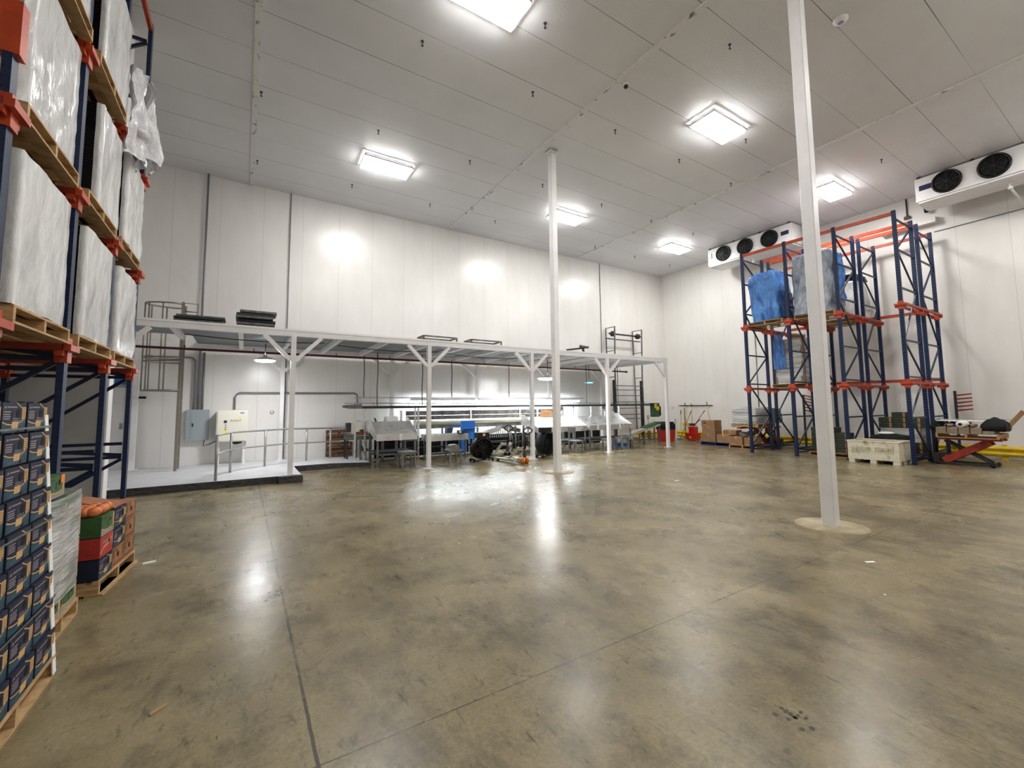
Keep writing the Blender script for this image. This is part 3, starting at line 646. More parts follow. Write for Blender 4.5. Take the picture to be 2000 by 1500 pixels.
# pendant lamps
def pendant(x, y, z, r, lab, mg, ms):
    t = thing('pendant_lamp', lab, 'lamp', (x, y, z))
    MB().tube([(0, 0, .14), (0, 0, 3.44 - z)], .012, 6).obj('stem', m_dark, t)
    MB().lathe([(.04, .14), (.06, .08), (r * .6, .05), (r, .0), (r * .98, -.012), (r * .55, .035), (.04, .065)], n=28).obj('shade', ms, t)
    MB().ball((0, 0, -.03), r * .86, 0, 20, (1, 1, .11)).obj('bulb', mg, t)
pendant(.46, 13.05, 3.0, .27, 'lit round pendant lamp above the white pad at the mezzanine left end', m_pend, m_white)
pendant(9.62, 12.75, 2.74, .40, 'lit wide pendant lamp partly hidden by the mid room column', m_pend, m_white)
pendant(12.72, 13.9, 2.72, .20, 'small pendant lamp with a blue glow right of the mid room column', m_pendb, m_white)
# drum fans
def drum_fan(x, y, lab, rz=0., s=1.):
    t = thing('drum_fan', lab, 'fan', (x, y, 0), rz); r = .31 * s; zc = .40 * s
    MB().lathe([(r, -.16), (r + .02, -.16), (r + .02, .16), (r, .16), (r, -.16)], (0, 0, zc), 28, 0, 'y').obj('drum', m_blackm, t)
    mb = MB()
    for k in range(1, 5): mb.lathe([(r * k / 4 - .004, -.168), (r * k / 4 + .004, -.168), (r * k / 4 + .004, -.160), (r * k / 4 - .004, -.160)], (0, 0, zc), 28, 0, 'y')
    for k in range(10):
        a = 2 * pi * k / 10; mb.bar((.03 * cos(a), -.166, zc + .03 * sin(a)), (r * cos(a), -.166, zc + r * sin(a)), .008, .008)
    mb.obj('grille', m_black, t)
    mb = MB().lathe([(0, -.06), (.07, -.06), (.07, .06), (0, .06)], (0, 0, zc), 14, 0, 'y')
    for k in range(4):
        a = 2 * pi * k / 4 + .4; mb.bar((.06 * cos(a), 0, zc + .06 * sin(a)), (.24 * cos(a), .02, zc + .24 * sin(a)), .012, .13)
    mb.disc((0, .12, zc), r - .003, 'y', 28)
    mb.obj('impeller', m_blackm, t)
    MB().box(-.20, -.13, zc + r + .021, .20, .13, zc + r + .19).obj('motor_box', m_black, t)
    MB().tube([(-.30, -.1, .07), (-.25, -.1, .05), (.25, -.1, .05), (.30, -.1, .07)], .02, 6).bar((-.33, -.14, .09), (-.33, .14, .09), .04, .05).bar((.33, -.14, .09), (.33, .14, .09), .04, .05).obj('base_frame', m_dark, t)
    for sx in (-1, 1):
        for sy in (-1, 1): MB().lathe([(0, -.02), (.045, -.02), (.045, .02), (0, .02)], (sx * .33, sy * .12, .045), 12, 0, 'x').obj('caster', m_blackm, t)
    return t
t = drum_fan(6.42, 12.0, 'black drum fan with an orange badge beside the blue chute')
MB().box(-.03, -.137, .79, .06, -.1305, .87).obj('orange_badge', m_osticker, t)
MB().box(-.01, -.140, .81, .02, -.1372, .85).box(.03, -.140, .80, .04, -.1372, .86).obj('badge_mark', m_paper, t)
drum_fan(8.72, 11.75, 'large black drum fan between the third front post and the mid room column', .35, 1.12)
# blue chute
t = thing('blue_chute', 'bright blue plastic chute standing behind the black fan', 'chute', (6.68, 13.5, 0))
MB().box(-.27, -.02, .70, .27, .02, 1.22).box(-.27, -.2, .95, .27, -.021, .97).box(-.05, -.1, .60, .27, -.021, .82).obj('chute_panel', m_bluep, t)
MB().box(-.27, -.02, .15, -.05, .02, .699).box(-.27, -.02, 0, -.22, .02, .15).box(.22, -.02, 0, .27, .02, .699).obj('stand', m_bluep, t)
# pallet jacks
def pallet_jack(x, y, rz, lab, lean=.12, mw=None):
    t = thing('pallet_jack', lab, 'pallet jack', (x, y, 0), rz)       # forks point along local +y
    for sx in (-1, 1):
        MB().prism([(.12, .075), (1.22, .055), (1.28, .085), (1.28, .10), (.12, .13)], sx * .19 - .08, sx * .19 + .08, 'x').obj('fork', m_jack, t)
        MB().lathe([(0, -.03), (.04, -.03), (.04, .03), (0, .03)], (sx * .19, 1.1, .04), 14, 0, 'x').obj('load_wheel', m_blackm, t)
        MB().lathe([(0, -.028), (.09, -.028), (.095, 0), (.09, .028), (0, .028)], (sx * .075, -.02, .095), 20, 0, 'x').obj('steer_wheel', mw or m_orangew, t)
        MB().bar((sx * .2, .52, .10), (sx * .16, .06, .47), .05, .08).obj('yoke_arm', m_jack, t)
    MB().box(-.26, .11, .075, .26, .19, .16).box(-.2, .03, .40, .2, .10, .48).obj('crosshead', m_jack, t)
    MB().lathe([(.05, .19), (.055, .36), (.03, .40), (.03, .48)], (0, -.02, 0), 14).obj('pump', m_dark, t)
    MB().tube([(0, -.04, .46), (0, -.04 - lean * .6, .80)], .032, 8).obj('tiller', m_blackm, t)
    MB().tube([(0, -.04 - lean * .6, .80), (0, -.04 - lean, 1.0)], .024, 8).obj('tiller_top', m_jack, t)
    yy = -.04 - lean
    MB().tube([(0, yy + .02, .86)] + [(-.17 * sin(pi * k / 8) * (1 if k < 8 else 1), yy, .88 + .2 * (k / 8)) for k in range(1, 8)] + [(-.05, yy, 1.08), (.05, yy, 1.08)] + [(.17 * sin(pi * k / 8), yy, .88 + .2 * (k / 8)) for k in range(7, 0, -1)] + [(0, yy + .02, .86)], .017, 8).obj('handle_loop', m_blackm, t)
    return t
pallet_jack(7.58, 12.36, radians(-2), 'cream pallet jack with upright black handle, left one of two by the fan', .08, m_blackm)
pallet_jack(7.18, 10.74, radians(4), 'cream pallet jack with bright orange wheels beside the third front post', .15)
# elevator frame through the mezzanine's right end
t = thing('elevator_frame', 'tall narrow steel elevator frame with rungs and a top shaft in the far corner', 'elevator frame', (15.78, 14.62, 0))
for s in (-1, 1):
    MB().bar((s * .93, -.12, 0), (s * .93, -.25, 5.45), .04, .06).obj('upright', m_ssd, t)
    MB().bar((s * .93, .22, 0), (s * .93, .34, 5.45), .04, .05).obj('upright', m_ssd, t)
    for z in (5.43, 4.3, 3.05): MB().bar((s * .93, -.2, z), (s * .93, .3, z), .035, .03).obj('side_tie', m_ssd, t)
    MB().box(s * .93 - .05, -.20, .2, s * .93 + .05, -.06, 2.9).obj('guide_channel', m_dark, t)
    MB().lathe([(0, -.06), (.13, -.06), (.13, .06), (0, .06)], (s * .86, -.05, 5.12), 16, 0, 'x').obj('pulley', m_dark, t)
MB().tube([(-1.1, -.05, 5.12), (1.05, -.05, 5.12)], .04, 10).obj('top_shaft', m_dark, t)
MB().tube([(-1.2, .1, 4.9), (1.2, .1, 4.9)], .03, 8).obj('guide_bar', m_ssd, t)
for z in (1.05, 1.25, 1.55, 1.85, 2.15, 2.42, 2.62): MB().box(-.88, -.16, z, .88, -.12, z + .035).obj('rung', m_ssd, t)
# small green belt conveyor
t = thing('belt_conveyor', 'small inclined conveyor with a green belt at the right end of the packing line', 'conveyor', (15.4, 13.0, 0))
MB().bar((-1.5, 0, .42), (.55, 0, .84), .34, .10).obj('frame', m_ss, t)
MB().bar((-.4, 0, .72), (.55, 0, .915), .36, .05).bar((.55, 0, .905), (.95, 0, .90), .36, .09).obj('belt', m_greenp, t)
for x, h in ((-1.2, .40), (-.5, .52), (.5, .73)):
    for y in (-.14, .14): MB().box(x - .025, y - .025, 0, x + .025, y + .025, h).obj('leg', m_ssd, t)
MB().bar((-1.2, 0, .2), (.5, 0, .2), .04, .05).obj('stretcher', m_ssd, t)
t = thing('blue_tray', 'flat blue tray lying under the small green conveyor', 'tray', (13.75, 13.2, 0))
MB().box(-.35, -.2, 0, .35, .2, .02).box(-.35, -.2, .02, -.33, .2, .09).box(.33, -.2, .02, .35, .2, .09).box(-.33, -.2, .02, .33, -.18, .09).box(-.33, .18, .02, .33, .2, .09).obj('tray', m_bluep, t)
t = thing('citrus_crate', 'tan crate of goods on the packing table right behind the mid room column', 'crate', (9.75, 13.05, 1.27))
MB().box(-.18, -.14, 0, .18, .14, .22).obj('crate', m_carton, t); MB().box(-.16, -.12, .2205, .16, .12, .27).obj('filling', m_fruit, t)
t = thing('plastic_tub', 'white plastic tub on the packing table beside the tan crate', 'tub', (10.3, 13.05, 1.27))
MB().lathe([(0, 0), (.13, 0), (.16, .22), (.15, .22), (.12, .02), (0, .02)], n=20).obj('tub', m_white, t)

# ------------------------------------------------------------------ far corner: guard rails, tools, bins
def guard_rail(name, lab, p, q, posts, face):
    # p, q: ends on plan; face: unit normal of the room side
    t = thing(name, lab, 'guard rail', (p[0], p[1], 0))
    d = Vector((q[0] - p[0], q[1] - p[1], 0)); L = d.length; d.normalize(); n = Vector((*face, 0))
    prof = [(0, .10), (.045, .13), (.06, .17), (.045, .21), (.012, .235), (.012, .265), (.045, .29), (.06, .33), (.045, .37), (0, .40)]
    vs = []; fs = []
    prof = prof + [(u - .012, z) for u, z in prof[::-1]]; k = len(prof)
    for s in (0, L):
        vs += [d * s + n * u + Vector((0, 0, z)) for u, z in prof]
    fs = [(i, (i + 1) % k, k + (i + 1) % k, k + i) for i in range(k)]
    fs += [tuple(range(k))[::-1], tuple(range(k, 2 * k))]
    MB().add(vs, fs).obj('rail_beam', m_yellow, t)
    for s in posts:
        a = d * s - n * .066; mb = MB().cbox((a.x, a.y, .225), (.10, .10, .43)).cbox((a.x, a.y, .006), (.17, .17, .012)); mb.obj('rail_post', m_yellow, t)
    return t
guard_rail('guard_rail', 'yellow guard rail along the back wall in the far corner', (16.25, 14.62), (18.5, 14.62), (.12, 1.2, 2.1), (0, -1))
guard_rail('guard_rail', 'long yellow guard rail along the right wall behind the storage rack', (18.94, 14.2), (18.94, 5.35), (.3, 2.4, 4.6, 6.8, 8.6), (-1, 0))
guard_rail('guard_rail', 'yellow guard rail at the right edge of photo, below the cluttered lifted pallet', (18.94, 5.2), (18.94, -1.), (.2, 2.08, 4.2, 6.), (-1, 0))
tl = thing('tool_rail', 'black tool hanging rail on the right wall near the far corner', 'tool rail', (XR - .002, 13.25, 1.66))
MB().box(-.03, -.93, -.02, 0, .93, .02).obj('rail', m_dark, tl)
for k in range(6): MB().box(-.09, -.78 + k * .31 - .03, -.015, -.0305, -.78 + k * .31 + .03, .015).obj('clip', m_blackm, tl)
def broom(name, lab, cat, top, foot, mh, head=None, mhead=None, r=.014, grip=True):
    t = thing(name, lab, cat, foot); d = Vector(top) - Vector(foot)
    MB().tube([(0, 0, .02), d], r, 8).obj('handle', mh, t)
    if grip: MB().tube([d * .86, d * 1.0], r * 1.35, 8).obj('grip', m_dark, t)
    if head: MB().cbox((0, 0, head[2] / 2), head).obj('head', mhead, t)
    return t
broom('broom', 'yellow broom hanging upside from the tool rail, left end of the rail', 'broom', (18.99, 13.74, 1.80), (18.99, 13.72, .62), m_yellow, (.06, .34, .16), m_yellow)
broom('broom', 'yellow broom hanging from the tool rail, with dark bristles, beside crossed poles', 'broom', (18.99, 13.38, 1.76), (18.99, 13.36, .66), m_yellow, (.05, .3, .12), m_dark)
broom('squeegee', 'yellow squeegee pole hanging at the right end of the tool rail', 'squeegee', (19.0, 12.55, 1.83), (19.0, 12.38, .58), m_yellow, (.05, .4, .04), m_dark)
broom('pole', 'short yellow pole leaning on the right wall below the tool rail', 'pole', (19.09, 14.07, 1.42), (19.0, 14.05, 0), m_yellow)
broom('mop', 'grey handled mop with blue head leaning across the tools towards the wall', 'mop', (19.08, 13.45, 1.42), (18.35, 13.62, 0), m_ssd, (.10, .24, .05), m_bluep)
broom('pole', 'black pole crossing the leaning mop below the tool rail', 'pole', (19.09, 13.86, 1.55), (18.7, 13.55, 0), m_blackm, None, None, .014, False)
broom('pole', 'short dark stick leaning on the wall beside the red bin', 'pole', (19.09, 14.42, .98), (19.0, 14.42, 0), m_ssd, None, None, .016, False)
t = thing('notice', 'small white notice with blue lines on the right wall near the corner', 'notice', (XR - .002, 14.57, 1.55))
MB().box(-.006, -.13, -.11, 0, .13, .11).obj('sheet', m_paper, t); mb = MB()
for k in range(4): mb.box(-.0075, -.09, -.065 + k * .035, -.0065, .09 - .03 * (k % 2), -.055 + k * .035)
mb.obj('print', m_screen, t)
t = thing('shovel', 'D-handled shovel standing against the yellow rail in the corner', 'shovel', (17.15, 14.50, .0))
MB().tube([(0, 0, .42), (0, .03, 1.02)], .016, 8).obj('shaft', m_woodh, t)
MB().tube([(0, .03, 1.0), (-.06, .03, 1.10), (-.06, .03, 1.18), (.06, .03, 1.18), (.06, .03, 1.10), (0, .03, 1.0)], .014, 8).obj('grip', m_blackm, t)
MB().prism([(-.12, .42), (.12, .42), (.12, .14), (0, 0), (-.12, .14)], -.012, .012, 'y').obj('blade', m_ssd, t)
broom('pole', 'thin yellow stick standing against the yellow rail right of the shovel', 'pole', (17.55, 14.50, .98), (17.42, 14.46, 0), m_yellow, None, None, .014, False)
t = thing('trash_bin', 'big red bin lined with a black bag behind the last mezzanine post', 'bin', (16.95, 13.35, 0))
MB().prism([(-.24, 0), (.24, 0), (.30, .70), (-.30, .70)], -.28, .28, 'y').obj('bin_body', m_red, t)
MB().prism([(-.315, .56), (.315, .56), (.325, .76), (.18, .92), (-.2, .90), (-.33, .74)], -.295, .295, 'y').obj('bag_liner', m_blackm, t)
t = thing('mop_bucket', 'red mop bucket with two red handled mops in front of the right wall', 'bucket', (18.2, 12.78, 0))
MB().prism([(-.2, .05), (.2, .05), (.25, .36), (-.25, .36)], -.22, .22, 'y').obj('bucket', m_red, t)
MB().prism([(-.12, .361), (.15, .361), (.17, .66), (-.14, .66)], -.15, .15, 'y').obj('wringer', m_red, t)
MB().box(-.255, -.04, .12, -.215, .04, .22).obj('badge', m_yellow, t)
for sx in (-1, 1):
    for sy in (-1, 1): MB().ball((sx * .15, sy * .15, .026), .025, 0, 8).obj('caster', m_blackm, t)
broom('mop', 'red handled mop standing in the red bucket, longer of two', 'mop', (18.6, 12.4, 1.42), (18.2, 12.74, .662), m_redp, None, None, .016)
broom('mop', 'short dark handled brush standing in the red bucket', 'mop', (18.38, 12.52, 1.0), (18.25, 12.80, .662), m_greenp, None, None, .018)
# cartons on pallets left of the storage rack
def carton(w, d, h, lab, loc, rz=0., group='kraft cartons left of the rack', m=None):
    t = thing('carton', lab, 'carton', loc, rz, group)
    MB().box(-d / 2, -w / 2, 0, d / 2, w / 2, h).obj('box', m or m_carton, t)
    MB().box(-d / 2 - .001, -.03, h * .75, -d / 2, .03, h).box(-d / 2, -.03, h, d / 2, .03, h + .001).obj('tape', m_kraft, t)
    return t
bp = pallet_proto('plastic_pallet', 'blue pallet under the brown cartons left of the storage rack', (17.25, 10.75, 0), 1.35, 1.0, m_bluepal)
carton(.60, .5, .34, 'brown carton at the bottom of the tallest stack on the blue pallet', (17.05, 11.08, .135))
carton(.58, .5, .30, 'brown carton in the middle of the tallest stack on the blue pallet', (17.06, 11.08, .477))
t = carton(.60, .5, .26, 'brown carton with hand hole, topmost of the tallest stack on the blue pallet', (17.05, 11.09, .779))
MB().box(-.252, .08, .12, -.2505, .2, .16).obj('hand_hole', m_blackm, t)
carton(.56, .42, .32, 'low brown carton at the front of the blue pallet, nearest the rack', (17.0, 10.42, .135))
carton(.56, .42, .50, 'brown carton standing behind the low front carton on the blue pallet', (17.47, 10.42, .135))
pallet_proto('wooden_pallet', 'small pale wooden pallet with grey goods just left of the first rack post', (16.75, 9.35, 0), 1.05, .95)
carton(.5, .45, .30, 'brown carton with grey lid on the small pallet by the first rack post', (16.55, 9.62, .135))
carton(.42, .45, .30, 'brown carton on the small pallet behind the first rack post', (16.55, 9.08, .135))
t = thing('packing_heap', 'crumpled grey and tan packing pile on cartons beside the first rack post', 'packing', (16.75, 9.45, .4365))
for k, (x, y, z, r) in enumerate(((0, .1, .1, .16), (.1, -.15, .13, .18), (-.1, -.02, .07, .12))):
    MB().ball((x, y, z), r, 0, 10, (1, 1, .6)).obj('wad', (m_greyc, m_ssd, m_greyf)[k], t)

# ------------------------------------------------------------------ storage racks
def post_mesh(h, m, a=.04, b=.055):
    mb = MB().box(-a, -b, 0, a, b, h).box(-.07, -.06, 0, .07, .06, .01)
    return mb.mesh('upright_post', m)
def rack(name, lab, frames, depths, h, levels, mp, ties, shift=None, sgn=1, brace_z=None, m_rail=None):
    """frames: list of (x, y) of the front posts; depths: distances of the posts from the front, away from the aisle (sgn)."""
    t = thing(name, lab, 'storage rack', (0, 0, 0)); pm = post_mesh(h, mp, *((.036, .045) if sgn > 0 else (.026, .05)))
    zs = brace_z
    for fi, (fx, fy) in enumerate(frames):
        for d in depths:
            o = bpy.data.objects.new('upright_post', pm); COL.objects.link(o); o.parent = t; o.location = (fx + sgn * d, fy, 0)
        for a, b in ((depths[0], depths[1]), (depths[2], depths[3])):
            xa, xb = fx + sgn * (a + .046), fx + sgn * (b - .046); mb = MB()
            for i, z in enumerate(zs):
                mb.bar((xa, fy, z), (xb, fy, z), .036, .045)
                if i + 1 < len(zs):
                    z2 = zs[i + 1]
                    up = (i + (0 if a < .5 else 1) + (1 if fi == 0 else 0)) % 2
                    mb.bar((xa, fy, z + .03 if up else z2 - .03), (xb, fy, z2 - .03 if up else z + .03), .034, .046)
            mb.obj('bracing', m_blues, t)
        for z in levels:
            for s in (-1, 1):
                if (fi == 0 and s < 0 and sgn > 0 and False): continue
                MB().bar((fx - sgn * .03, fy + s * .10, z - .03), (fx + sgn * (depths[3] + .03), fy + s * .10, z - .03), .06, .06).obj('pallet_rail', m_rail or m_redp, t)
            for d in depths:
                mb = MB().box(fx + sgn * d - .046, fy - .06, z - .17, fx + sgn * d + .046, fy + .06, z + .07).box(fx + sgn * d - .03, fy - .13, z - .11, fx + sgn * d + .03, fy + .13, z - .061)
                if d == 0: mb.box(fx - sgn * .055 - .03, fy - .13, z - .06, fx - sgn * .055 + .03, fy + .13, z + .0)
                mb.obj('rail_bracket', m_orange, t)
    for i in range(len(frames) - 1):
        (xa, ya), (xb, yb) = frames[i], frames[i + 1]
        for d, z in ties:
            MB().bar((xa + sgn * d, ya, z), (xb + sgn * d, yb, z), .05, .10).obj('tie_beam', m_orange, t)
    return t
RF = [(15.62, 4.235), (15.50, 5.66), (15.40, 7.05), (15.33, 8.46)]
RD = (0, 1.35, 1.82, 3.1)
rack('storage_rack', 'tall blue and orange drive-in storage rack against the right wall', RF, RD, 7.18, (2.28, 4.48), m_blue,
     [(0, 7.10), (1.35, 7.12), (1.82, 7.12), (3.1, 7.12), (3.1, 2.42), (3.1, 4.62)], sgn=1, brace_z=(.12, .25, 1.28, 2.42, 3.45, 4.95, 6.05, 6.95))
LF = [(-1.49, 2.84), (-1.49, 4.28), (-1.49, 5.73), (-1.49, 7.19), (-1.49, 8.63)]
LD = (0, 1.3, 1.75, 3.05)
lr = rack('storage_rack', 'tall dark blue storage rack at the left edge of photo, full of wrapped loads', LF, LD, 8.0, (2.33, 3.85, 5.37), m_bluel,
     [(0, 7.92), (1.3, 2.30), (3.05, 2.2)], sgn=-1, brace_z=(.15, 1.0, 1.2, 2.2, 2.45, 3.5, 4.6, 5.7, 6.7, 7.7))
MB().box(-1.55, 4.225, 4.22, -1.43, 4.335, 4.62).obj('splice_sleeve', m_orange, lr)

# ------------------------------------------------------------------ loads on the left rack
def sheet_box(w, d, h, amp, seed, nx=14, nz=18, top=True, bulge=0., pinch=0., freq=3.):
    """closed-sided crumpled cover of size d x w x h, open at the bottom"""
    mb = MB(); per = []
    n = nx
    for i in range(n): per.append((-d / 2, -w / 2 + w * i / n))
    for i in range(n): per.append((-d / 2 + d * i / n, w / 2))
    for i in range(n): per.append((d / 2, w / 2 - w * i / n))
    for i in range(n): per.append((d / 2 - d * i / n, -w / 2))
    N = len(per); vs = []
    def off(x, y, z):
        v = Vector((x, y, z)) * freq + Vector((seed * 7.1, seed * 3.3, 0)); return noise.noise(v) + .5 * noise.noise(v * 2.3)
    for k in range(nz + 1):
        z = h * k / nz; f = 1 + bulge * sin(pi * k / nz) - pinch * (k / nz) ** 3
        for x, y in per:
            r = Vector((x, y)); c = max(abs(x) / (d / 2), abs(y) / (w / 2)); rr = r * f; l = max(r.length, .01)
            corner = min(1, (abs(x) / (d / 2)) * (abs(y) / (w / 2))) ** 6
            a = amp * off(x, y, z * .8); rr = rr * (1 - .06 * corner) + r / l * a
            vs.append((rr.x, rr.y, z + (amp * .4 * off(y, z, x) if k not in (0,) else 0)))
    fs = [(k * N + i, k * N + (i + 1) % N, (k + 1) * N + (i + 1) % N, (k + 1) * N + i) for k in range(nz) for i in range(N)]
    if top:
        for f_, dz in ((.6, .02), (.25, .035)):
            b = len(vs) - N
            vs += [(vs[b + i][0] * f_ / (1 if f_ == .6 else .6), vs[b + i][1] * f_ / (1 if f_ == .6 else .6), vs[b + i][2] + dz) for i in range(N)]
        R = len(vs) // N
        fs += [(k * N + i, k * N + (i + 1) % N, (k + 1) * N + (i + 1) % N, (k + 1) * N + i) for k in range(nz, R - 1) for i in range(N)]
        vs.append((0, 0, vs[-1][2] + .005)); c = len(vs) - 1
        fs += [((R - 1) * N + i, (R - 1) * N + (i + 1) % N, c) for i in range(N)]
    return mb.add(vs, fs, 0, True)
def tray_stack_mesh(w, d, h, n):
    mb = MB(); vs = []; rings = []
    p = h / n
    for k in range(n):
        for dz, ins in ((0, .018), (.55, .018), (.55, 0), (1., 0)): rings.append((p * (k + dz), ins))
    for z, i in rings: vs += [(-d + i, -w / 2 + i, z), (0 - i, -w / 2 + i, z), (0 - i, w / 2 - i, z), (-d + i, w / 2 - i, z)]
    fs = [(4 * k + j, 4 * k + (j + 1) % 4, 4 * k + 4 + (j + 1) % 4, 4 * k + 4 + j) for k in range(len(rings) - 1) for j in range(4)]
    fs += [(0, 3, 2, 1), tuple(range(4 * len(rings) - 4, 4 * len(rings)))]
    return mb.add(vs, fs)
def film_front(w, d, h, seed, amp=.012, wrapside=.10):
    """stretch film over the front (+x) face, turned round both corners"""
    mb = MB(); prof = []; n = 16
    prof += [(-wrapside + wrapside * i / 3, -w / 2 - .006) for i in range(3)]
    prof += [(.006, -w / 2 - .004 + (w + .008) * i / n) for i in range(n + 1)]
    prof += [(-wrapside * (i + 1) / 3, w / 2 + .006) for i in range(3)]
    nz = 22; vs = []
    for k in range(nz + 1):
        z = h * k / nz
        for i, (x, y) in enumerate(prof):
            v = Vector((y * 2.2 + seed * 5, z * 2.2 - y * 2.0, seed)); a = amp * (abs(noise.noise(v)) + .6 * abs(noise.noise(v * 2.7)))
            e = 1 if 2 < i < len(prof) - 3 else 0
            vs.append((x + a * e, y + (a * (1 if y > 0 else -1)) * (1 - e), z + .012 * noise.noise(Vector((y * 4, seed, k > nz / 2))) * (k in (0, nz))))
    N = len(prof); fs = [(k * N + i, k * N + i + 1, (k + 1) * N + i + 1, (k + 1) * N + i) for k in range(nz) for i in range(N - 1)]
    return mb.add(vs, fs, 0, True)
TS = tray_stack_mesh(1.0, 1.0, 1.14, 40).mesh('tray_stack', m_black)
pal0 = None
bays = {'AB': (4.995, 'nearest bay'), 'BC': (6.455, 'middle bay'), 'CD': (7.90, 'farthest bay')}
yc = {('AB', 2.33): 4.90, ('BC', 2.33): 6.45, ('CD', 2.33): 7.92, ('AB', 3.85): 4.93, ('BC', 3.85): 6.60, ('CD', 3.85): 8.02, ('AB', 5.37): 5.0, ('BC', 5.37): 6.55}
lev = {2.33: 'lowest shelf', 3.85: 'middle shelf', 5.37: 'top shelf'}
ci = 0
for z, ln in lev.items():
    for b, (y, bn) in bays.items():
        if z > 5 and b == 'CD': continue
        ci += 1
        xf = -1.44 + random.uniform(-.02, .02); yy = y + random.uniform(-.008, .008)
        lab = 'wooden pallet under a wrapped tray load, %s of left rack, %s' % (ln, bn)
        if pal0 is None: pal0 = pallet_proto('wooden_pallet', lab, (xf - .5, yy, z + .001), 1.17, 1.04, group='pallets on the left rack')
        else: dup(pal0, (xf - .5, yy, z + .001), random.uniform(-.012, .012), lab)
        t = thing('wrapped_load', 'black trays wrapped in whitish film, %s of left rack, %s' % (ln, bn), 'wrapped load', (xf, yc[(b, z)], z + .138), 0, 'film-wrapped tray loads on the left rack')
        o = bpy.data.objects.new('tray_stack', TS); COL.objects.link(o); o.parent = t
        if (b, z) in (('BC', 5.37), ('CD', 3.85)): o.scale.z = 1.09
        if (b, z) == ('BC', 3.85): t.scale = (1, .86, 1); t.location.y = 6.68
        hh = 1.14 * o.scale.z
        film_front(1.0, 1.0, hh, ci, .02 if ci % 3 else .035, .5 if (b == 'AB' and z > 3 and z < 5) else .05).obj('stretch_film', m_film, t)
# crumpled film hanging off the top shelf
t = thing('loose_film', 'crumpled clear film hanging off the top shelf, farthest bay of left rack', 'plastic film', (-1.36, 7.75, 5.36))
def drape(mb, w, h, seed, amp, taper, n=18, nz=22, shear=0.):
    vs = []
    for k in range(nz + 1):
        f = k / nz; ww = w * (taper + (1 - taper) * (f ** .6))
        for i in range(n + 1):
            u = i / n - .5; v = Vector((u * 4 + seed, f * 3, seed * 2))
            vs.append((amp * (noise.noise(v) + .5 * noise.noise(v * 2.4)) + .10 * cos(u * 5) * f + .04 * sin(u * 28 + seed) * (1 - f * .5), u * ww + shear * f, -h * f + .03 * noise.noise(v * 3)))
    N = n + 1; fs = [(k * N + i, k * N + i + 1, (k + 1) * N + i + 1, (k + 1) * N + i) for k in range(nz) for i in range(n)]
    return mb.add(vs, fs, 0, True)
drape(MB(), .75, 1.25, 3.1, .10, .25, shear=.12).obj('film_fold', m_bag, t, (.0, -.42, .98))
drape(MB(), .70, 1.05, 8.4, .09, .18, shear=.35).obj('film_fold', m_bag, t, (.06, -.10, 1.02))
MB().ball((0, 0, 0), .2, 0, 14, (.7, .9, .35)).obj('film_wad', m_bag, t, (.02, -.35, .10))

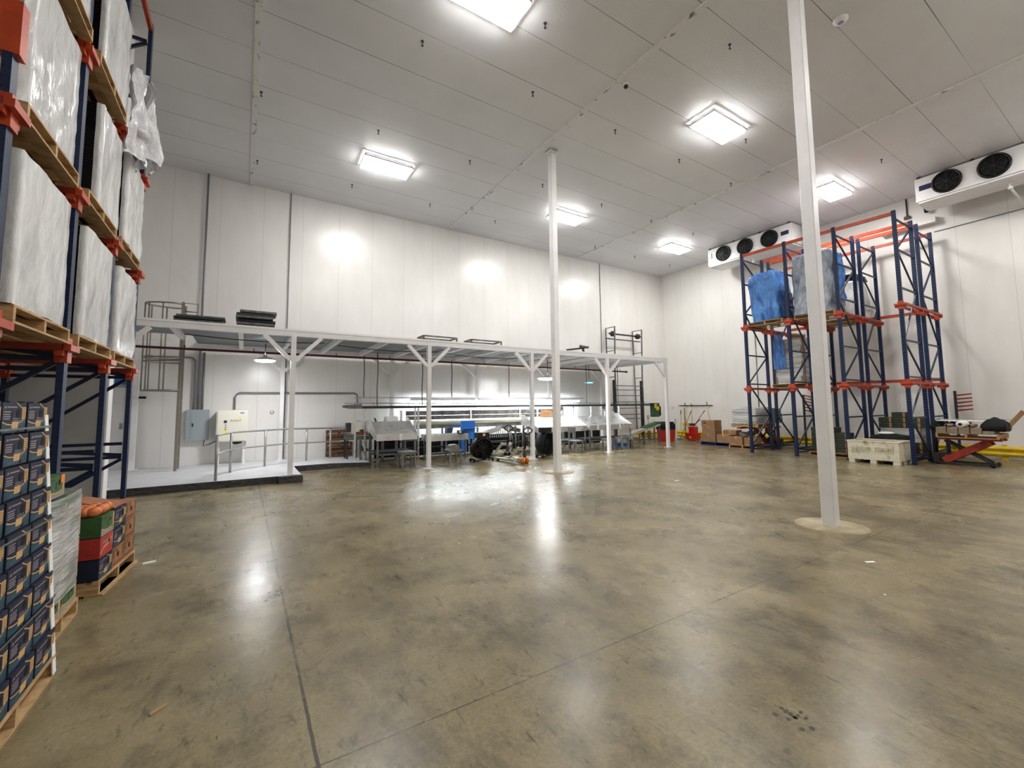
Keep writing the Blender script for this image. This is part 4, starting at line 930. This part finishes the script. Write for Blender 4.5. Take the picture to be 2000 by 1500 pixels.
# ------------------------------------------------------------------ printed produce cartons
def produce_box(kind, w, h, L):
    """front at x=0 facing +x, body to -L; slots: body, band, kraft, black, pale, accent"""
    sets = {'navy': (m_navy, m_teal, m_kraft, m_blackm, m_pale, m_osticker), 'green': (m_green, m_greyc, m_kraft, m_blackm, m_dgreen, m_osticker),
            'red': (m_redb, m_redb, m_kraft, m_blackm, m_pale, m_osticker), 'brown': (m_brown, m_brown, m_green, m_blackm, m_dgreen, m_osticker),
            'crate': (m_dgreen, m_dgreen, m_carton, m_blackm, m_dgreen, m_osticker)}
    mb = MB(); g = .003
    mb.box(-L, g, 0, 0, w - g, h - .004, 0)
    X = .0008
    def q(y0, z0, y1, z1, m, x=X): mb.quad((x, y0 * w, z0 * h), (x, y1 * w, z0 * h), (x, y1 * w, z1 * h), (x, y0 * w, z1 * h), m)
    def strip(pts, t, m, x=X):
        for (a, b), (c, d) in zip(pts, pts[1:]): mb.quad((x, a * w, (b - t) * h), (x, c * w, (d - t) * h), (x, c * w, (d + t) * h), (x, a * w, (b + t) * h), m)
    for k in (.2, .45, .62, .85): mb.box(-.06, k * w - .012, h - .004, -.03, k * w + .012, h + .004, 0) if kind == 'navy' and k in (.2, .62) else None
    if kind == 'navy':
        strip([(.02, .36), (.20, .29), (.42, .26)], .02, 2, X * 1.6); strip([(.60, .28), (.80, .37), (.98, .48)], .02, 2, X * 1.6)
        mb.add([(X, .02 * w, .03 * h), (X, .98 * w, .03 * h), (X, .98 * w, .46 * h), (X, .8 * w, .36 * h), (X, .6 * w, .27 * h), (X, .42 * w, .25 * h), (X, .2 * w, .28 * h), (X, .02 * w, .35 * h)], [tuple(range(8))], 1)
        q(.40, .13, .66, .36, 2, X * 2)
        mb.disc((X * 2, .66 * w, .62 * h), .085 * w, 'x', 14, 3, ry=.095 * w)
        for k, z in enumerate((.68, .60, .53, .46)): q(.06, z - .02, .34 - .02 * (k % 2), z + .018, 4)
        for z in (.46, .395): q(.44, z - .012, .74, z + .012, 4)
        mb.add([(X, .06 * w, .79 * h), (X, .17 * w, .79 * h), (X, .13 * w, .88 * h)], [(0, 1, 2)], 4); q(.19, .805, .58, .85, 4)
        strip([(.56, .97), (.80, .80)], .02, 2); q(.80, .42, .97, .83, 2, X * 1.6)
        for k in range(5): q(.82, .50 + k * .065, .95, .515 + k * .065, 3, X * 2.4)
        q(.37, .42, .41, .66, 3); mb.disc((X * 2, .68 * w, .10 * h), .05 * w, 'x', 10, 3, ry=.015)
    elif kind == 'green':
        mb.add([(X, .0, .0), (X, w, 0), (X, w, .36 * h), (X, .75 * w, .24 * h), (X, .5 * w, .2 * h), (X, .25 * w, .24 * h), (X, 0, .36 * h)], [tuple(range(7))], 1)
        strip([(.04, .38), (.25, .26), (.5, .22), (.75, .26), (.82, .34)], .025, 2, X * 1.6); q(.86, .05, .98, .92, 2)
        q(.46, .38, .50, .72, 3); mb.disc((X * 2, .66 * w, .66 * h), .06 * w, 'x', 12, 3); q(.08, .80, .4, .86, 4)
    elif kind == 'red':
        strip([(.05, .2), (.3, .45), (.6, .5), (.9, .75)], .05, 2); q(.2, .62, .6, .74, 4); mb.disc((X * 2, .66 * w, .62 * h), .06 * w, 'x', 12, 3); q(.88, .3, .96, .9, 4)
    elif kind == 'brown':
        q(.06, .45, .16, .92, 2); q(.84, .4, .96, .9, 2); mb.disc((X * 2, .48 * w, .55 * h), .09 * w, 'x', 12, 3); q(.1, .1, .9, .16, 4); q(.28, .75, .36, .9, 4)
    elif kind == 'crate':
        q(.8, .05, .98, .95, 2); q(.05, .45, .75, .53, 3); q(.3, .62, .5, .72, 4)
    return mb.mesh('produce_carton', list(sets[kind]))
NB = produce_box('navy', .305, .176, .56)
def place_box(me, loc, rz, lab, group, name='produce_carton', cat='carton'):
    o = bpy.data.objects.new(name, me); COL.objects.link(o); o.location = loc; o.rotation_euler = (0, 0, rz)
    return tag(o, lab, cat, group)
# stack one: tall navy stack, leaning slightly away from the aisle
pallet_proto('wooden_pallet', 'orange-toned wooden pallet under the tall navy carton stack at the left edge', (-1.48, 3.48, 0), 1.12, 1.0, group='floor pallets under the left rack')
colr = [(3.715, 'column nearest the white corner post'), (3.395, 'second column from the white corner post'), (3.075, 'column cut by the left photo edge')]
for y0, cn in colr:
    for k in range(9):
        n = 8 - k
        place_box(NB, (-.99 - .0135 * k + random.uniform(-.003, .003), y0, .1345 + k * .1805), 0, 'navy produce carton, %s from top of tall stack, %s' % (ORD[n], cn) if n else 'navy produce carton, topmost of tall stack, %s' % cn, 'navy cartons in the tall stack')
t = thing('corner_board', 'white corner board strapped to the right edge of the tall navy stack', 'corner board', (-.985, 4.028, .02))
MB().prism([(.012, .004), (.0, .004), (-.05, .004), (-.05, -.0), (.006, 0), (.006, -.05), (.012, -.05)], 0, 1.66, 'z').obj('board', m_paper, t)
t.rotation_euler = (0, -radians(4.28), 0)
for i, (z, lab) in enumerate(((1.60, 'thin grey strap round the top row of the tall navy stack'), (1.0, 'thin grey strap round the middle of the tall navy stack'), (.5, 'thin grey strap round the lower half of the tall navy stack'))):
    x = -.975 - .0135 / .1805 * (z - .1345) + .002
    o = MB().box(x - .002, 3.05, z - .006, x, 4.036, z + .006).box(x - .5, 4.034, z - .006, x - .002, 4.036, z + .006).obj('strap', m_ssd); tag(o, lab, 'strap', 'straps on the navy stack')
# stack two: green cartons under clear film
GB = produce_box('green', .36, .17, .5)
pallet_proto('wooden_pallet', 'wooden pallet under the film wrapped green carton stack', (-1.64, 4.74, 0), .75, 1.02, group='floor pallets under the left rack')
for j in range(2):
    for k in range(5):
        n = 4 - k
        place_box(GB, (-1.145, 4.375 + j * .365, .1345 + k * .1745), 0, 'green produce carton behind clear film, %s, %s column' % ('topmost' if n == 0 else ORD[n] + ' from top', ('left hand', 'right hand')[j]), 'green cartons under clear film')
gb = place_box(GB, (-1.20, 4.50, 1.034), 0, 'single green carton with orange sticker sitting on top of the film wrapped stack', None)
MB().box(.002, .26, .105, .004, .33, .165).obj('price_sticker', m_osticker, gb)
t = thing('stretch_wrap', 'clear stretch film with diagonal creases wound round the green carton stack', 'stretch film', (-1.62, 4.74, .27))
sheet_box(.765, .985, .78, .010, 4.2, 16, 22, False, freq=5).obj('film', m_filmc, t)
# stack three: mixed cartons with fruit
RZ = radians(-5.4)
S3 = Matrix.Translation((-1.075, 5.46, 0)) @ Matrix.Rotation(RZ, 4, 'Z')
def s3(x, y, z): v = S3 @ Vector((x, y, z)); return (v.x, v.y, v.z)
pallet_proto('wooden_pallet', 'wooden pallet under the mixed navy, red and brown cartons', s3(-.19, .50, 0), 1.0, .38, rz=RZ, group='floor pallets under the left rack')
B3 = {k: produce_box(k, .32, .19, .34) for k in ('navy', 'green', 'red', 'brown')}
for (c, r, kind, lab) in ((0, 0, 'navy', 'navy carton at the bottom of the mixed stack, nearest the viewer'), (0, 1, 'red', 'red printed carton in the middle of the mixed stack'),
        (0, 2, 'green', 'green carton on the red carton of the mixed stack, holding orange fruit'), (1, 0, 'brown', 'brown carton at the bottom centre of the mixed stack'),
        (1, 1, 'navy', 'navy carton in the centre of the mixed stack'), (1, 2, 'navy', 'navy carton at the top centre of the mixed stack'),
        (2, 0, 'brown', 'orange-brown carton at the bottom of the far end of the mixed stack'), (2, 1, 'brown', 'orange-brown carton at mid height, far end of the mixed stack'),
        (2, 2, 'brown', 'orange-brown carton at the top of the far end of the mixed stack')):
    place_box(B3[kind], s3(-.012, .015 + c * .327, .1345 + r * .1945), RZ, lab, 'cartons of the mixed stack')
fr = MB().ball((0, 0, .045), .048, 0, 12, (1.25, 1., .94)).tube([(.055, 0, .05), (.063, 0, .052)], .006, 6)
frm = fr.mesh('fruit', m_fruit)
for k in range(14):
    x, y = -.07 - (k % 4) * .075 + random.uniform(-.01, .01), .05 + (k // 4) * .075 + random.uniform(-.02, .02)
    o = bpy.data.objects.new('fruit', frm); COL.objects.link(o); o.location = s3(x, y, .7155); o.rotation_euler = (0, 0, random.uniform(0, 6))
    tag(o, 'small orange fruit heaped on the open green carton of the mixed stack', 'fruit', 'orange fruit on the mixed stack')
o = MB().prism([(-.36, 0), (-.02, 0), (-.02, .012), (-.34, .10)], .35, .66, 'y').obj('cardboard_sheet', m_brown); o.matrix_world = S3 @ Matrix.Translation((0, 0, .718)); tag(o, 'loose brown carton lid lying on top of the mixed stack', 'lid')

# ------------------------------------------------------------------ loads on the right rack
def bagged(loc, w, d, h, lab, m, seed, inner=m_greyc, amp=.07, bulge=.04, pinch=.08, rot=None, freq=2.2):
    t = thing('bagged_load', lab, 'bagged load', loc, 0, None, rot)
    mb = MB(); rows = max(2, int(h / .28))
    for k in range(rows):
        z = (h - .12) * k / rows
        for a in (0, 1): mb.box(-d / 2 + .07, -w / 2 + .07 + a * (w / 2 - .07), z, d / 2 - .07, -.004 + a * (w / 2 - .07), z + (h - .12) / rows - .008)
    mb.obj('inner_cartons', inner, t)
    sheet_box(w, d, h, amp, seed, 16, 20, True, bulge, pinch, freq).obj('plastic_cover', m, t)
    return t
def pal(x, y, z, lab, rz=0): return dup(pal0, (x, y, z), rz, lab, 'pallets around the right rack')
ZP = 4.483
pal(15.95, 7.84, ZP, 'wooden pallet under the leaning blue bag load, upper level of the right rack')
t = bagged((15.95, 7.80, ZP + .137), .92, 1.0, 1.72, 'bright blue bag covered load leaning left on the upper level of the right rack', m_bluef, 2.7, m_greyc, .08, .06, .05, rot=(radians(-4), 0, 0))
MB().box(-.38, -.515, .02, .48, -.50, .95).obj('dark_fold', m_blued, t)
pal(16.05, 6.36, ZP, 'wooden pallet under the grey film load, upper level of the right rack')
t = bagged((16.05, 6.40, ZP + .137), 1.10, 1.1, 2.0, 'tall grey film covered load with blue edges behind the near column', m_greyf, 5.9, m_greyc, .06, .03, .03)
drape(MB(), .7, 1.5, 6.2, .05, .7).obj('blue_fold', m_bluef, t, (.0, -.0, 1.95), (0, 0, radians(90)))
for o in list(t.children):
    if o.name.startswith('blue_fold'): o.location = (.12, -.60, 1.9); o.rotation_euler = (0, 0, radians(-90))
pal(18.0, 6.36, ZP, 'wooden pallet at the wall side, upper level of the right rack')
bagged((18.0, 6.30, ZP + .137), .95, .95, 1.25, 'white film wrapped load topped by black trays at the wall side of the right rack', m_film, 9.3, m_greyc, .05, .03, .1)
t = thing('tray_pile', 'black trays tilted on top of the white wrapped load on the right rack', 'trays', (18.0, 6.28, ZP + .137 + 1.33), 0, None, (radians(5), 0, 0))
for k in range(3): MB().box(-.42, -.45 + .03 * k, .07 * k, .42, .42 - .05 * k, .07 * k + .05).obj('tray', m_black, t)
pal(17.15, 7.72, 2.283, 'wooden pallet under the brown wrapped cartons, lower level of the right rack')
t = thing('wrapped_load', 'brown cartons in clear film on the lower level of the right rack', 'wrapped load', (17.15, 7.72, 2.42))
mb = MB()
for k in range(6):
    for a in (0, 1): mb.box(-.46 + .01 * (k % 2), -.49 + a * .49, k * .27, .46, -.01 + a * .49, k * .27 + .262)
mb.obj('cartons', mat('brown_wrapped_carton', (.22, .15, .11), .6), t)
sheet_box(1.0, .94, 1.62, .01, 1.7, 12, 14, False, freq=5).obj('film', m_filmc, t)
t = thing('carton_flap', 'tilted brown carton on top of the lower level load of the right rack', 'carton', (16.95, 7.5, 4.06), .3, None, (radians(12), radians(-14), .3))
MB().box(-.2, -.2, 0, .2, .2, .14).obj('carton', m_carton, t)
t = thing('loose_film', 'ragged blue film hanging below the leaning blue bag on the right rack', 'plastic film', (16.52, 7.95, 4.3))
drape(MB(), .42, 1.35, 4.4, .07, .55, shear=-.05).obj('film_fold', m_bluef, t)

# high lift trucks with their loads
def lift_truck(x, y, rz, zf, lab, n=1):
    """forks run along local +x from the mast at the origin"""
    t = thing('high_lift_truck', lab, 'pallet truck', (x, y, 0), rz); L = 1.2 * n
    for s in (-1, 1):
        MB().box(.0, s * .22 - .07, zf - .06, L, s * .22 + .07, zf - .002).obj('fork', m_redp, t)
        MB().bar((.08, s * .22, .10), (.95, s * .22, zf - .09), .09, .17).obj('scissor_arm', m_redp, t)
        MB().bar((.10, s * .13, zf - .09), (.95, s * .13, .10), .04, .06).obj('scissor_arm', m_dark, t)
        MB().box(.0, s * .22 - .05, .03, 1.05, s * .22 + .05, .075).obj('base_leg', m_dark, t)
        MB().lathe([(0, -.04), (.05, -.04), (.05, .04), (0, .04)], (1.0, s * .30, .05), 14, 0, 'y').obj('wheel', m_blackm, t)
    MB().box(-.12, -.3, .04, .0, .3, .30).obj('base_frame', m_dark, t)
    MB().lathe([(0, -.03), (.09, -.03), (.09, .03), (0, .03)], (-.14, .12, .09), 16, 0, 'y').lathe([(0, -.03), (.09, -.03), (.09, .03), (0, .03)], (-.14, -.12, .09), 16, 0, 'y').obj('steer_wheel', m_blackm, t)
    MB().tube([(-.1, 0, .30), (-.1, 0, 1.0)], .03, 8).tube([(-.1, -.15, 1.0), (-.1, .15, 1.0)], .018, 8).obj('tiller', m_blackm, t)
    return t
lift_truck(18.35, 9.22, pi, .82, 'red high lift pallet truck carrying wrapped cartons beside the first rack frame', 1.75)
pal(16.85, 9.22, .822, 'dark wooden pallet raised on the red lift truck left of the rack', radians(90))
t = bagged((16.70, 9.22, .96), .98, .95, .58, 'film wrapped tan cartons raised on the red lift truck, nearer half', m_filmc, 6.6, m_greyc, .03, .02, .03)
bagged((17.68, 9.22, .96), .98, .92, .56, 'grey film wrapped goods raised on the red lift truck, wall half', m_greyf, 3.6, m_greyc, .03, .02, .03)
lift_truck(16.75, 3.93, radians(-90), .74, 'red high lift truck raising a cluttered pallet right of the rack')
pal(16.78, 3.33, .742, 'pale wooden pallet on the red lift truck at the right, under loose bundles')
CT = thing  # loose goods on that pallet
zt = .742 + .134
for k in range(5):
    for j in range(2):
        if k == 4 and j: continue
        t = thing('kraft_bundle', 'flat brown kraft bundle, %s from the left, %s layer on the raised pallet' % (ORD[k], ('lower', 'upper')[j]), 'bundle', (16.45, 3.80 - k * .22, zt + .001 + j * .075), 0, 'kraft bundles on the raised pallet')
        MB().box(-.2, -.10, 0, .35, .10, .07).obj('bundle', mat('kraft_sack', (.30, .24, .17), .8), t); MB().box(-.205, -.015, .0, -.2005, .015, .0705).obj('tie', m_greyc, t)
t = thing('white_roll', 'white film roll with brown core lying on the kraft bundles', 'roll', (16.55, 3.42, zt + .235), 0)
MB().lathe([(.03, -.30), (.085, -.30), (.085, .42), (.03, .42)], (0, 0, 0), 18, 0, 'x').obj('roll', m_paper, t); MB().lathe([(.029, -.31), (.045, -.31), (.045, -.302), (.029, -.302)], (0, 0, 0), 14, 0, 'x').obj('core', m_carton, t)
for k, (y, z, lab) in enumerate(((3.68, .195, 'brown paper tube on the raised pallet, left of the white roll'), (3.24, .195, 'brown paper tube on the raised pallet, right of the white roll'))):
    t = thing('paper_tube', lab, 'tube', (16.5, y, zt + z), 0, 'paper tubes on the raised pallet'); MB().lathe([(.03, -.28), (.042, -.28), (.042, .3), (.03, .3), (.03, -.28)], (0, 0, 0), 14, 0, 'x').obj('tube', m_carton, t)
t = thing('blue_bundle', 'crumpled bright blue film bundle on the left half of the raised pallet', 'bundle', (16.6, 3.72, zt + .152))
sheet_box(.3, .8, .10, .04, 2.2, 8, 5, True, freq=6).obj('bundle', mat('royal_blue_film', (.012, .055, .55), .25), t)
t.location = (17.05, 3.72, zt + .002); t.scale = (.5, 1.2, 1.7)
t = thing('black_bag', 'stuffed black bag slumped on the right end of the raised pallet', 'bag', (16.72, 2.86, zt + .06))
sheet_box(.42, .8, .30, .07, 7.7, 10, 8, True, .15, .35, 3.).obj('bag', m_blackm, t)
t = thing('black_sheet', 'dark sheet heaped at the left end of the raised pallet beside the rack post', 'sheet', (17.1, 4.02, zt + .002))
sheet_box(.22, .7, .28, .04, 1.2, 8, 8, True, .1, .3, 4.).obj('sheet', m_blackm, t)
tag(MB().bar((16.9, 4.0, 1.235), (17.2, 2.55, 1.225), .012, .012).obj('thin_rod', m_galv), 'long thin grey rod lying across the goods on the raised pallet', 'rod')
tag(MB().bar((16.95, 2.75, .95), (17.1, 2.42, 1.45), .02, .10).obj('wood_strip', m_carton), 'flat brown strip sticking up from the black bag on the raised pallet', 'strip')
tag(MB().prism([(3.0, 0), (4.0, 0), (3.98, .03), (3.02, .008)], 16.75, 17.2, 'x').obj('white_sheet', m_paper, None, (0, 0, zt + .30)), 'white sheet lying on top of the goods on the raised pallet', 'sheet')
# white plastic bin
t = thing('plastic_bin', 'dirty white slotted plastic bin on the floor in front of the right rack', 'bin', (15.62, 4.975, 0))
mb = MB(); W, D, Hh = 1.16, .98, .60
for sx, sy, a, b in ((-1, 0, D, W), (1, 0, D, W)):
    x = sx * D / 2
    cols = 2; mb.box(min(x, x - sx * .03), -W / 2, .10, max(x, x - sx * .03), W / 2, .27).box(min(x, x - sx * .03), -W / 2, .45, max(x, x - sx * .03), W / 2, Hh)
    for y0, y1 in ((-W / 2, -W / 2 + .09), (-.05, .05), (W / 2 - .09, W / 2)): mb.box(min(x, x - sx * .03), y0, .27, max(x, x - sx * .03), y1, .45)
    for g0 in (-W / 2 + .09, .05):
        n = 12; wd = (W / 2 - .14) / n
        for k in range(n): mb.box(min(x, x - sx * .03), g0 + k * wd, .27, max(x, x - sx * .03), g0 + k * wd + wd * .42, .45)
        mb.box(min(x, x - sx * .03), g0, .345, max(x, x - sx * .03), g0 + n * wd, .375)
for sy in (-1, 1):
    y = sy * W / 2; mb.box(-D / 2 + .03, min(y, y - sy * .03), .10, D / 2 - .03, max(y, y - sy * .03), Hh)
mb.obj('bin_wall', m_ivory, t)
MB().box(-D / 2 + .03, -W / 2 + .03, .11, D / 2 - .03, W / 2 - .03, .14).obj('bin_floor', m_ivory, t)
mb = MB()
for sx in (-1, 0, 1):
    for sy in (-1, 0, 1): mb.box(sx * (D / 2 - .08) - .07, sy * (W / 2 - .08) - .07, 0, sx * (D / 2 - .08) + .07, sy * (W / 2 - .08) + .07, .099)
mb.obj('bin_feet', m_ivory, t)
MB().box(-D / 2 - .015, -W / 2 - .015, Hh, D / 2 + .015, -W / 2 + .045, Hh + .03).box(-D / 2 - .015, W / 2 - .045, Hh, D / 2 + .015, W / 2 + .015, Hh + .03).box(-D / 2 - .015, -W / 2 + .045, Hh, -D / 2 + .045, W / 2 - .045, Hh + .03).box(D / 2 - .045, -W / 2 + .045, Hh, D / 2 + .015, W / 2 - .045, Hh + .03).obj('bin_rim', m_ivory, t)
# dark green crate stacks
CB = produce_box('crate', .33, .155, .5)
def crate_stack(x, y0, cols, lab, zb=.1345):
    for c, n in enumerate(cols):
        for k in range(n):
            r = n - 1 - k
            place_box(CB, (x, y0 + .335 * (c + 1), zb + k * .160), pi, 'dark green carton, %s, %s column of stack %s' % ('topmost' if r == 0 else ORD[r] + ' from top', ('right hand', 'middle', 'left hand')[c], lab), 'dark green cartons ' + lab)
pal(17.72, 4.97, .001, 'wooden pallet under the dark green cartons behind the white bin')
crate_stack(17.24, 4.45, (7, 8, 7), 'behind the white bin')
t = thing('stretch_wrap', 'whitish film band round the middle of the green stack behind the white bin', 'stretch film', (17.49, 4.955, .50)); sheet_box(1.03, .53, .42, .012, 3.3, 12, 8, False, freq=5).obj('film', m_filmc, t)
pal(16.5, 6.36, .001, 'wooden pallet under the dark green cartons behind the near column')
crate_stack(16.02, 5.86, (4, 5, 5), 'behind the near column')
t = thing('dark_tarp', 'dark crumpled tarp with white patches on goods behind the white bin', 'tarp', (16.62, 4.98, 0))
sheet_box(1.0, .62, .72, .05, 8.8, 12, 10, True, .02, .15, 3.).obj('tarp', m_blackm, t); MB().ball((-.05, .1, .79), .16, 0, 10, (1, 1.3, .3)).obj('white_patch', m_paper, t)
# red bar stands by the wall
for y, s, tl_, n, lab in ((3.88, -1, .10, 5, 'red bars sticking out behind the right rack post at the wall'), (8.12, -1, -.22, 6, 'red bars seen through the first bays of the right rack at the wall')):
    t = thing('bar_stand', lab, 'bar stand', (18.78, y + .12, 0)); MB().box(-.03, -.03, 0, .03, .03, 2.05).box(-.08, -.08, 0, .08, .08, .012).obj('stile', m_dark, t)
    for k in range(n): MB().tube([(0, -.03, 1.45 + k * .115), (0, -.36, 1.45 + k * .115 + tl_ * .4)], .022, 8).obj('bar', m_redp, t)

# ------------------------------------------------------------------ evaporator coolers
def cooler(y0, y1, fans, lab, badge_y):
    t = thing('evaporator_cooler', lab, 'cooler', (17.55, 0, 0)); z0, z1 = 7.88, 8.60
    MB().prism([(0, z0), (.05, z0 - .02), (1.0, z0 - .02), (1.0, z1), (0, z1)], y0, y1, 'y').obj('casing', m_white, t)
    MB().prism([(.02, z0 - .022), (.95, z0 - .022), (.95, z0 - .07), (.08, z0 - .09), (.02, z0 - .06)], y0 + .05, y1 - .05, 'y').obj('drip_tray', m_white, t)
    for y in fans:
        f = MB().lathe([(.335, 0), (.33, -.05), (.285, -.06), (.285, 0)], (-.001, y, 8.25), 32, 0, 'x').obj('fan_ring', m_black, t)
        mb = MB()
        for k in range(1, 6): mb.lathe([(.285 * k / 6 - .004, -.056), (.285 * k / 6 + .004, -.056), (.285 * k / 6 + .004, -.05), (.285 * k / 6 - .004, -.05)], (-.001, y, 8.25), 28, 0, 'x')
        for k in range(8):
            a = 2 * pi * k / 8; mb.bar((-.055, y, 8.25), (-.055, y + .285 * cos(a), 8.25 + .285 * sin(a)), .008, .008)
        mb.obj('fan_guard', m_dark, f)
        mb = MB().disc((-.003, y, 8.25), .285, 'x', 28)
        for k in range(5):
            a = 2 * pi * k / 5; c, s = cos(a), sin(a); c2, s2 = cos(a + .7), sin(a + .7)
            mb.quad((-.02, y + .05 * c, 8.25 + .05 * s), (-.02, y + .27 * c, 8.25 + .27 * s), (-.04, y + .27 * c2, 8.25 + .27 * s2), (-.04, y + .05 * c2, 8.25 + .05 * s2))
        mb.obj('fan_blades', m_blackm, f)
    MB().box(-.006, badge_y - .14, 8.20, -.0005, badge_y + .14, 8.36).obj('badge', m_tag, t)
    n = max(2, int((y1 - y0) / 1.0))
    for k in range(n + 1): MB().box(-.02, y0 + .1 + (y1 - y0 - .2) * k / n - .04, 8.6, .04, y0 + .1 + (y1 - y0 - .2) * k / n + .04, CZ).obj('hanger', m_dark, t)
    return t
c1 = cooler(7.72, 11.18, (10.47, 9.52, 8.55), 'white three fan evaporator cooler above the left side of the storage rack', 7.98)
MB().box(-.06, 11.0, 8.2, -.001, 11.13, 8.42).obj('junction_box', m_cream, c1)
c2 = cooler(-.6, 4.2, (3.5, 2.55, 1.4, .3), 'white fan evaporator cooler at the right edge of photo, cut by the frame', 3.97)
def drain(lab, y, z=7.76):
    o = MB().tube([(17.9, y, z + .02), (17.9, y, z - .16), (18.0, y - .02, z - .2), (XR - .01, y - .1, z - .42)], .028, 8).lathe([(0, 0), (.05, 0), (.05, -.06), (0, -.06)], (17.9, y, z - .12), 10).obj('drain_pipe', m_white); tag(o, lab, 'pipe')
drain('white drain pipe under the three fan cooler', 9.4); drain('white drain pipe under the right edge cooler', 2.35)
def refr(lab, x, y, z0, z1):
    o = MB().tube([(x, y, z1), (x, y, z0 + .1), (x, y, z0)], (.07, .07, .06), 12).obj('insulated_pipe', m_blackm); tag(o, lab, 'pipe')
refr('black insulated pipe beside the near column at the end of the three fan cooler', 18.2, 7.55, 7.35, 8.6)
refr('short black insulated pipe under the left end of the right edge cooler', 18.95, 4.3, 7.95, 8.35)
t = thing('cable_trough', 'white cable trough on the right wall above the tallest rack posts', 'trough', (XR - .002, 4.55, 7.55))
MB().box(-.28, -.45, 0, 0, .95, .02).box(-.28, -.45, .02, -.265, .95, .08).box(-.26, -.45, .02, 0, -.435, .20).obj('trough', m_white, t)
t = thing('junction_drop', 'dark conduit drop with round box on the right wall above the rack', 'conduit', (XR - .05, 4.82, 7.95))
MB().tube([(0, 0, .08), (0, 0, .70)], .02, 8).obj('drop', m_dark, t); MB().lathe([(0, 0), (.09, 0), (.09, .08), (0, .08)], n=14).obj('box', m_ssd, t)

# ------------------------------------------------------------------ litter on the floor
def litter(name, lab, cat, x, y, w, d, h, rz, m):
    o = MB().prism([(-w / 2, -d / 2), (w / 2 * .9, -d / 2 * .8), (w / 2, d / 2), (-w / 2 * .85, d / 2 * .9)], .001, h, 'z').obj(name, m, None, (x, y, 0), (0, 0, rz)); tag(o, lab, cat)
litter('paper_scrap', 'flat white paper scrap on the floor right of the near column', 'paper', 5.77, 1.99, .11, .04, .004, -.5, m_paper)
litter('wood_splinter', 'short tan wood splinter on the floor near the tall navy stack', 'splinter', -.35, 3.24, .10, .016, .010, .7, m_wood)
litter('paper_scrap', 'crumpled white scrap on the floor beside the mixed carton stack', 'paper', -.83, 6.3, .12, .05, .012, .2, m_paper)
litter('paper_scrap', 'curled white scrap on the floor far behind the near column', 'paper', 8.3, 6.3, .16, .05, .012, -.1, m_paper)
litter('paper_scrap', 'tiny white scrap in the middle of the open floor', 'paper', 2.35, 5.0, .03, .02, .004, .2, m_paper)
litter('paper_scrap', 'small white scrap in front of the mid room column', 'paper', 3.95, 8.6, .07, .03, .006, .1, m_paper)
litter('paper_scrap', 'tiny white scrap at the bottom right of the floor', 'paper', 4.9, 1.6, .025, .02, .004, .2, m_paper)

for k, (x, y) in enumerate(((2.62, 1.30), (2.42, 4.36), (.30, 4.56))):
    mb = MB(); rr = random.Random(k + 3)
    for q in range(12): mb.disc((rr.gauss(0, .055), rr.gauss(0, .05), .0), rr.uniform(.007, .02), 'z', 10, 0, rr.uniform(.006, .016))
    o = mb.obj('oil_drips', m_oil, None, (x, y, .0015)); tag(o, ('dark oil drips on the floor near the bottom edge of photo', 'dark oil drips in the middle of the open floor', 'dark oil drips beside the long floor joint')[k], 'stain', None, 'stuff')

# ------------------------------------------------------------------ camera and view
F, CX, CY = 835.044, 993.235, 727.560
yaw, pit, rol = radians(31.8011), radians(4.5543), radians(-.56446)
fw = Vector((sin(yaw) * cos(pit), cos(yaw) * cos(pit), sin(pit))); rt = Vector((cos(yaw), -sin(yaw), 0)); up = rt.cross(fw)
r2 = rt * cos(rol) + up * sin(rol); u2 = -rt * sin(rol) + up * cos(rol)
cam = bpy.data.cameras.new('camera'); cam.sensor_width = 36; cam.lens = F / 2000 * 36
cam.shift_x = (1000 - CX) / 2000; cam.shift_y = (CY - 750) / 2000; cam.clip_start = .05
co = bpy.data.objects.new('camera', cam); COL.objects.link(co)
co.matrix_world = Matrix(((r2.x, u2.x, -fw.x, 0), (r2.y, u2.y, -fw.y, 0), (r2.z, u2.z, -fw.z, 1.7), (0, 0, 0, 1)))
SC.camera = co
w = bpy.data.worlds.new('world'); SC.world = w; w.use_nodes = True
w.node_tree.nodes['Background'].inputs['Color'].default_value = (.5, .5, .5, 1); w.node_tree.nodes['Background'].inputs['Strength'].default_value = .05
vs = SC.view_settings; vs.view_transform = 'Standard'; vs.look = 'None'; vs.gamma = 1; vs.use_curve_mapping = False; vs.exposure = 1.05
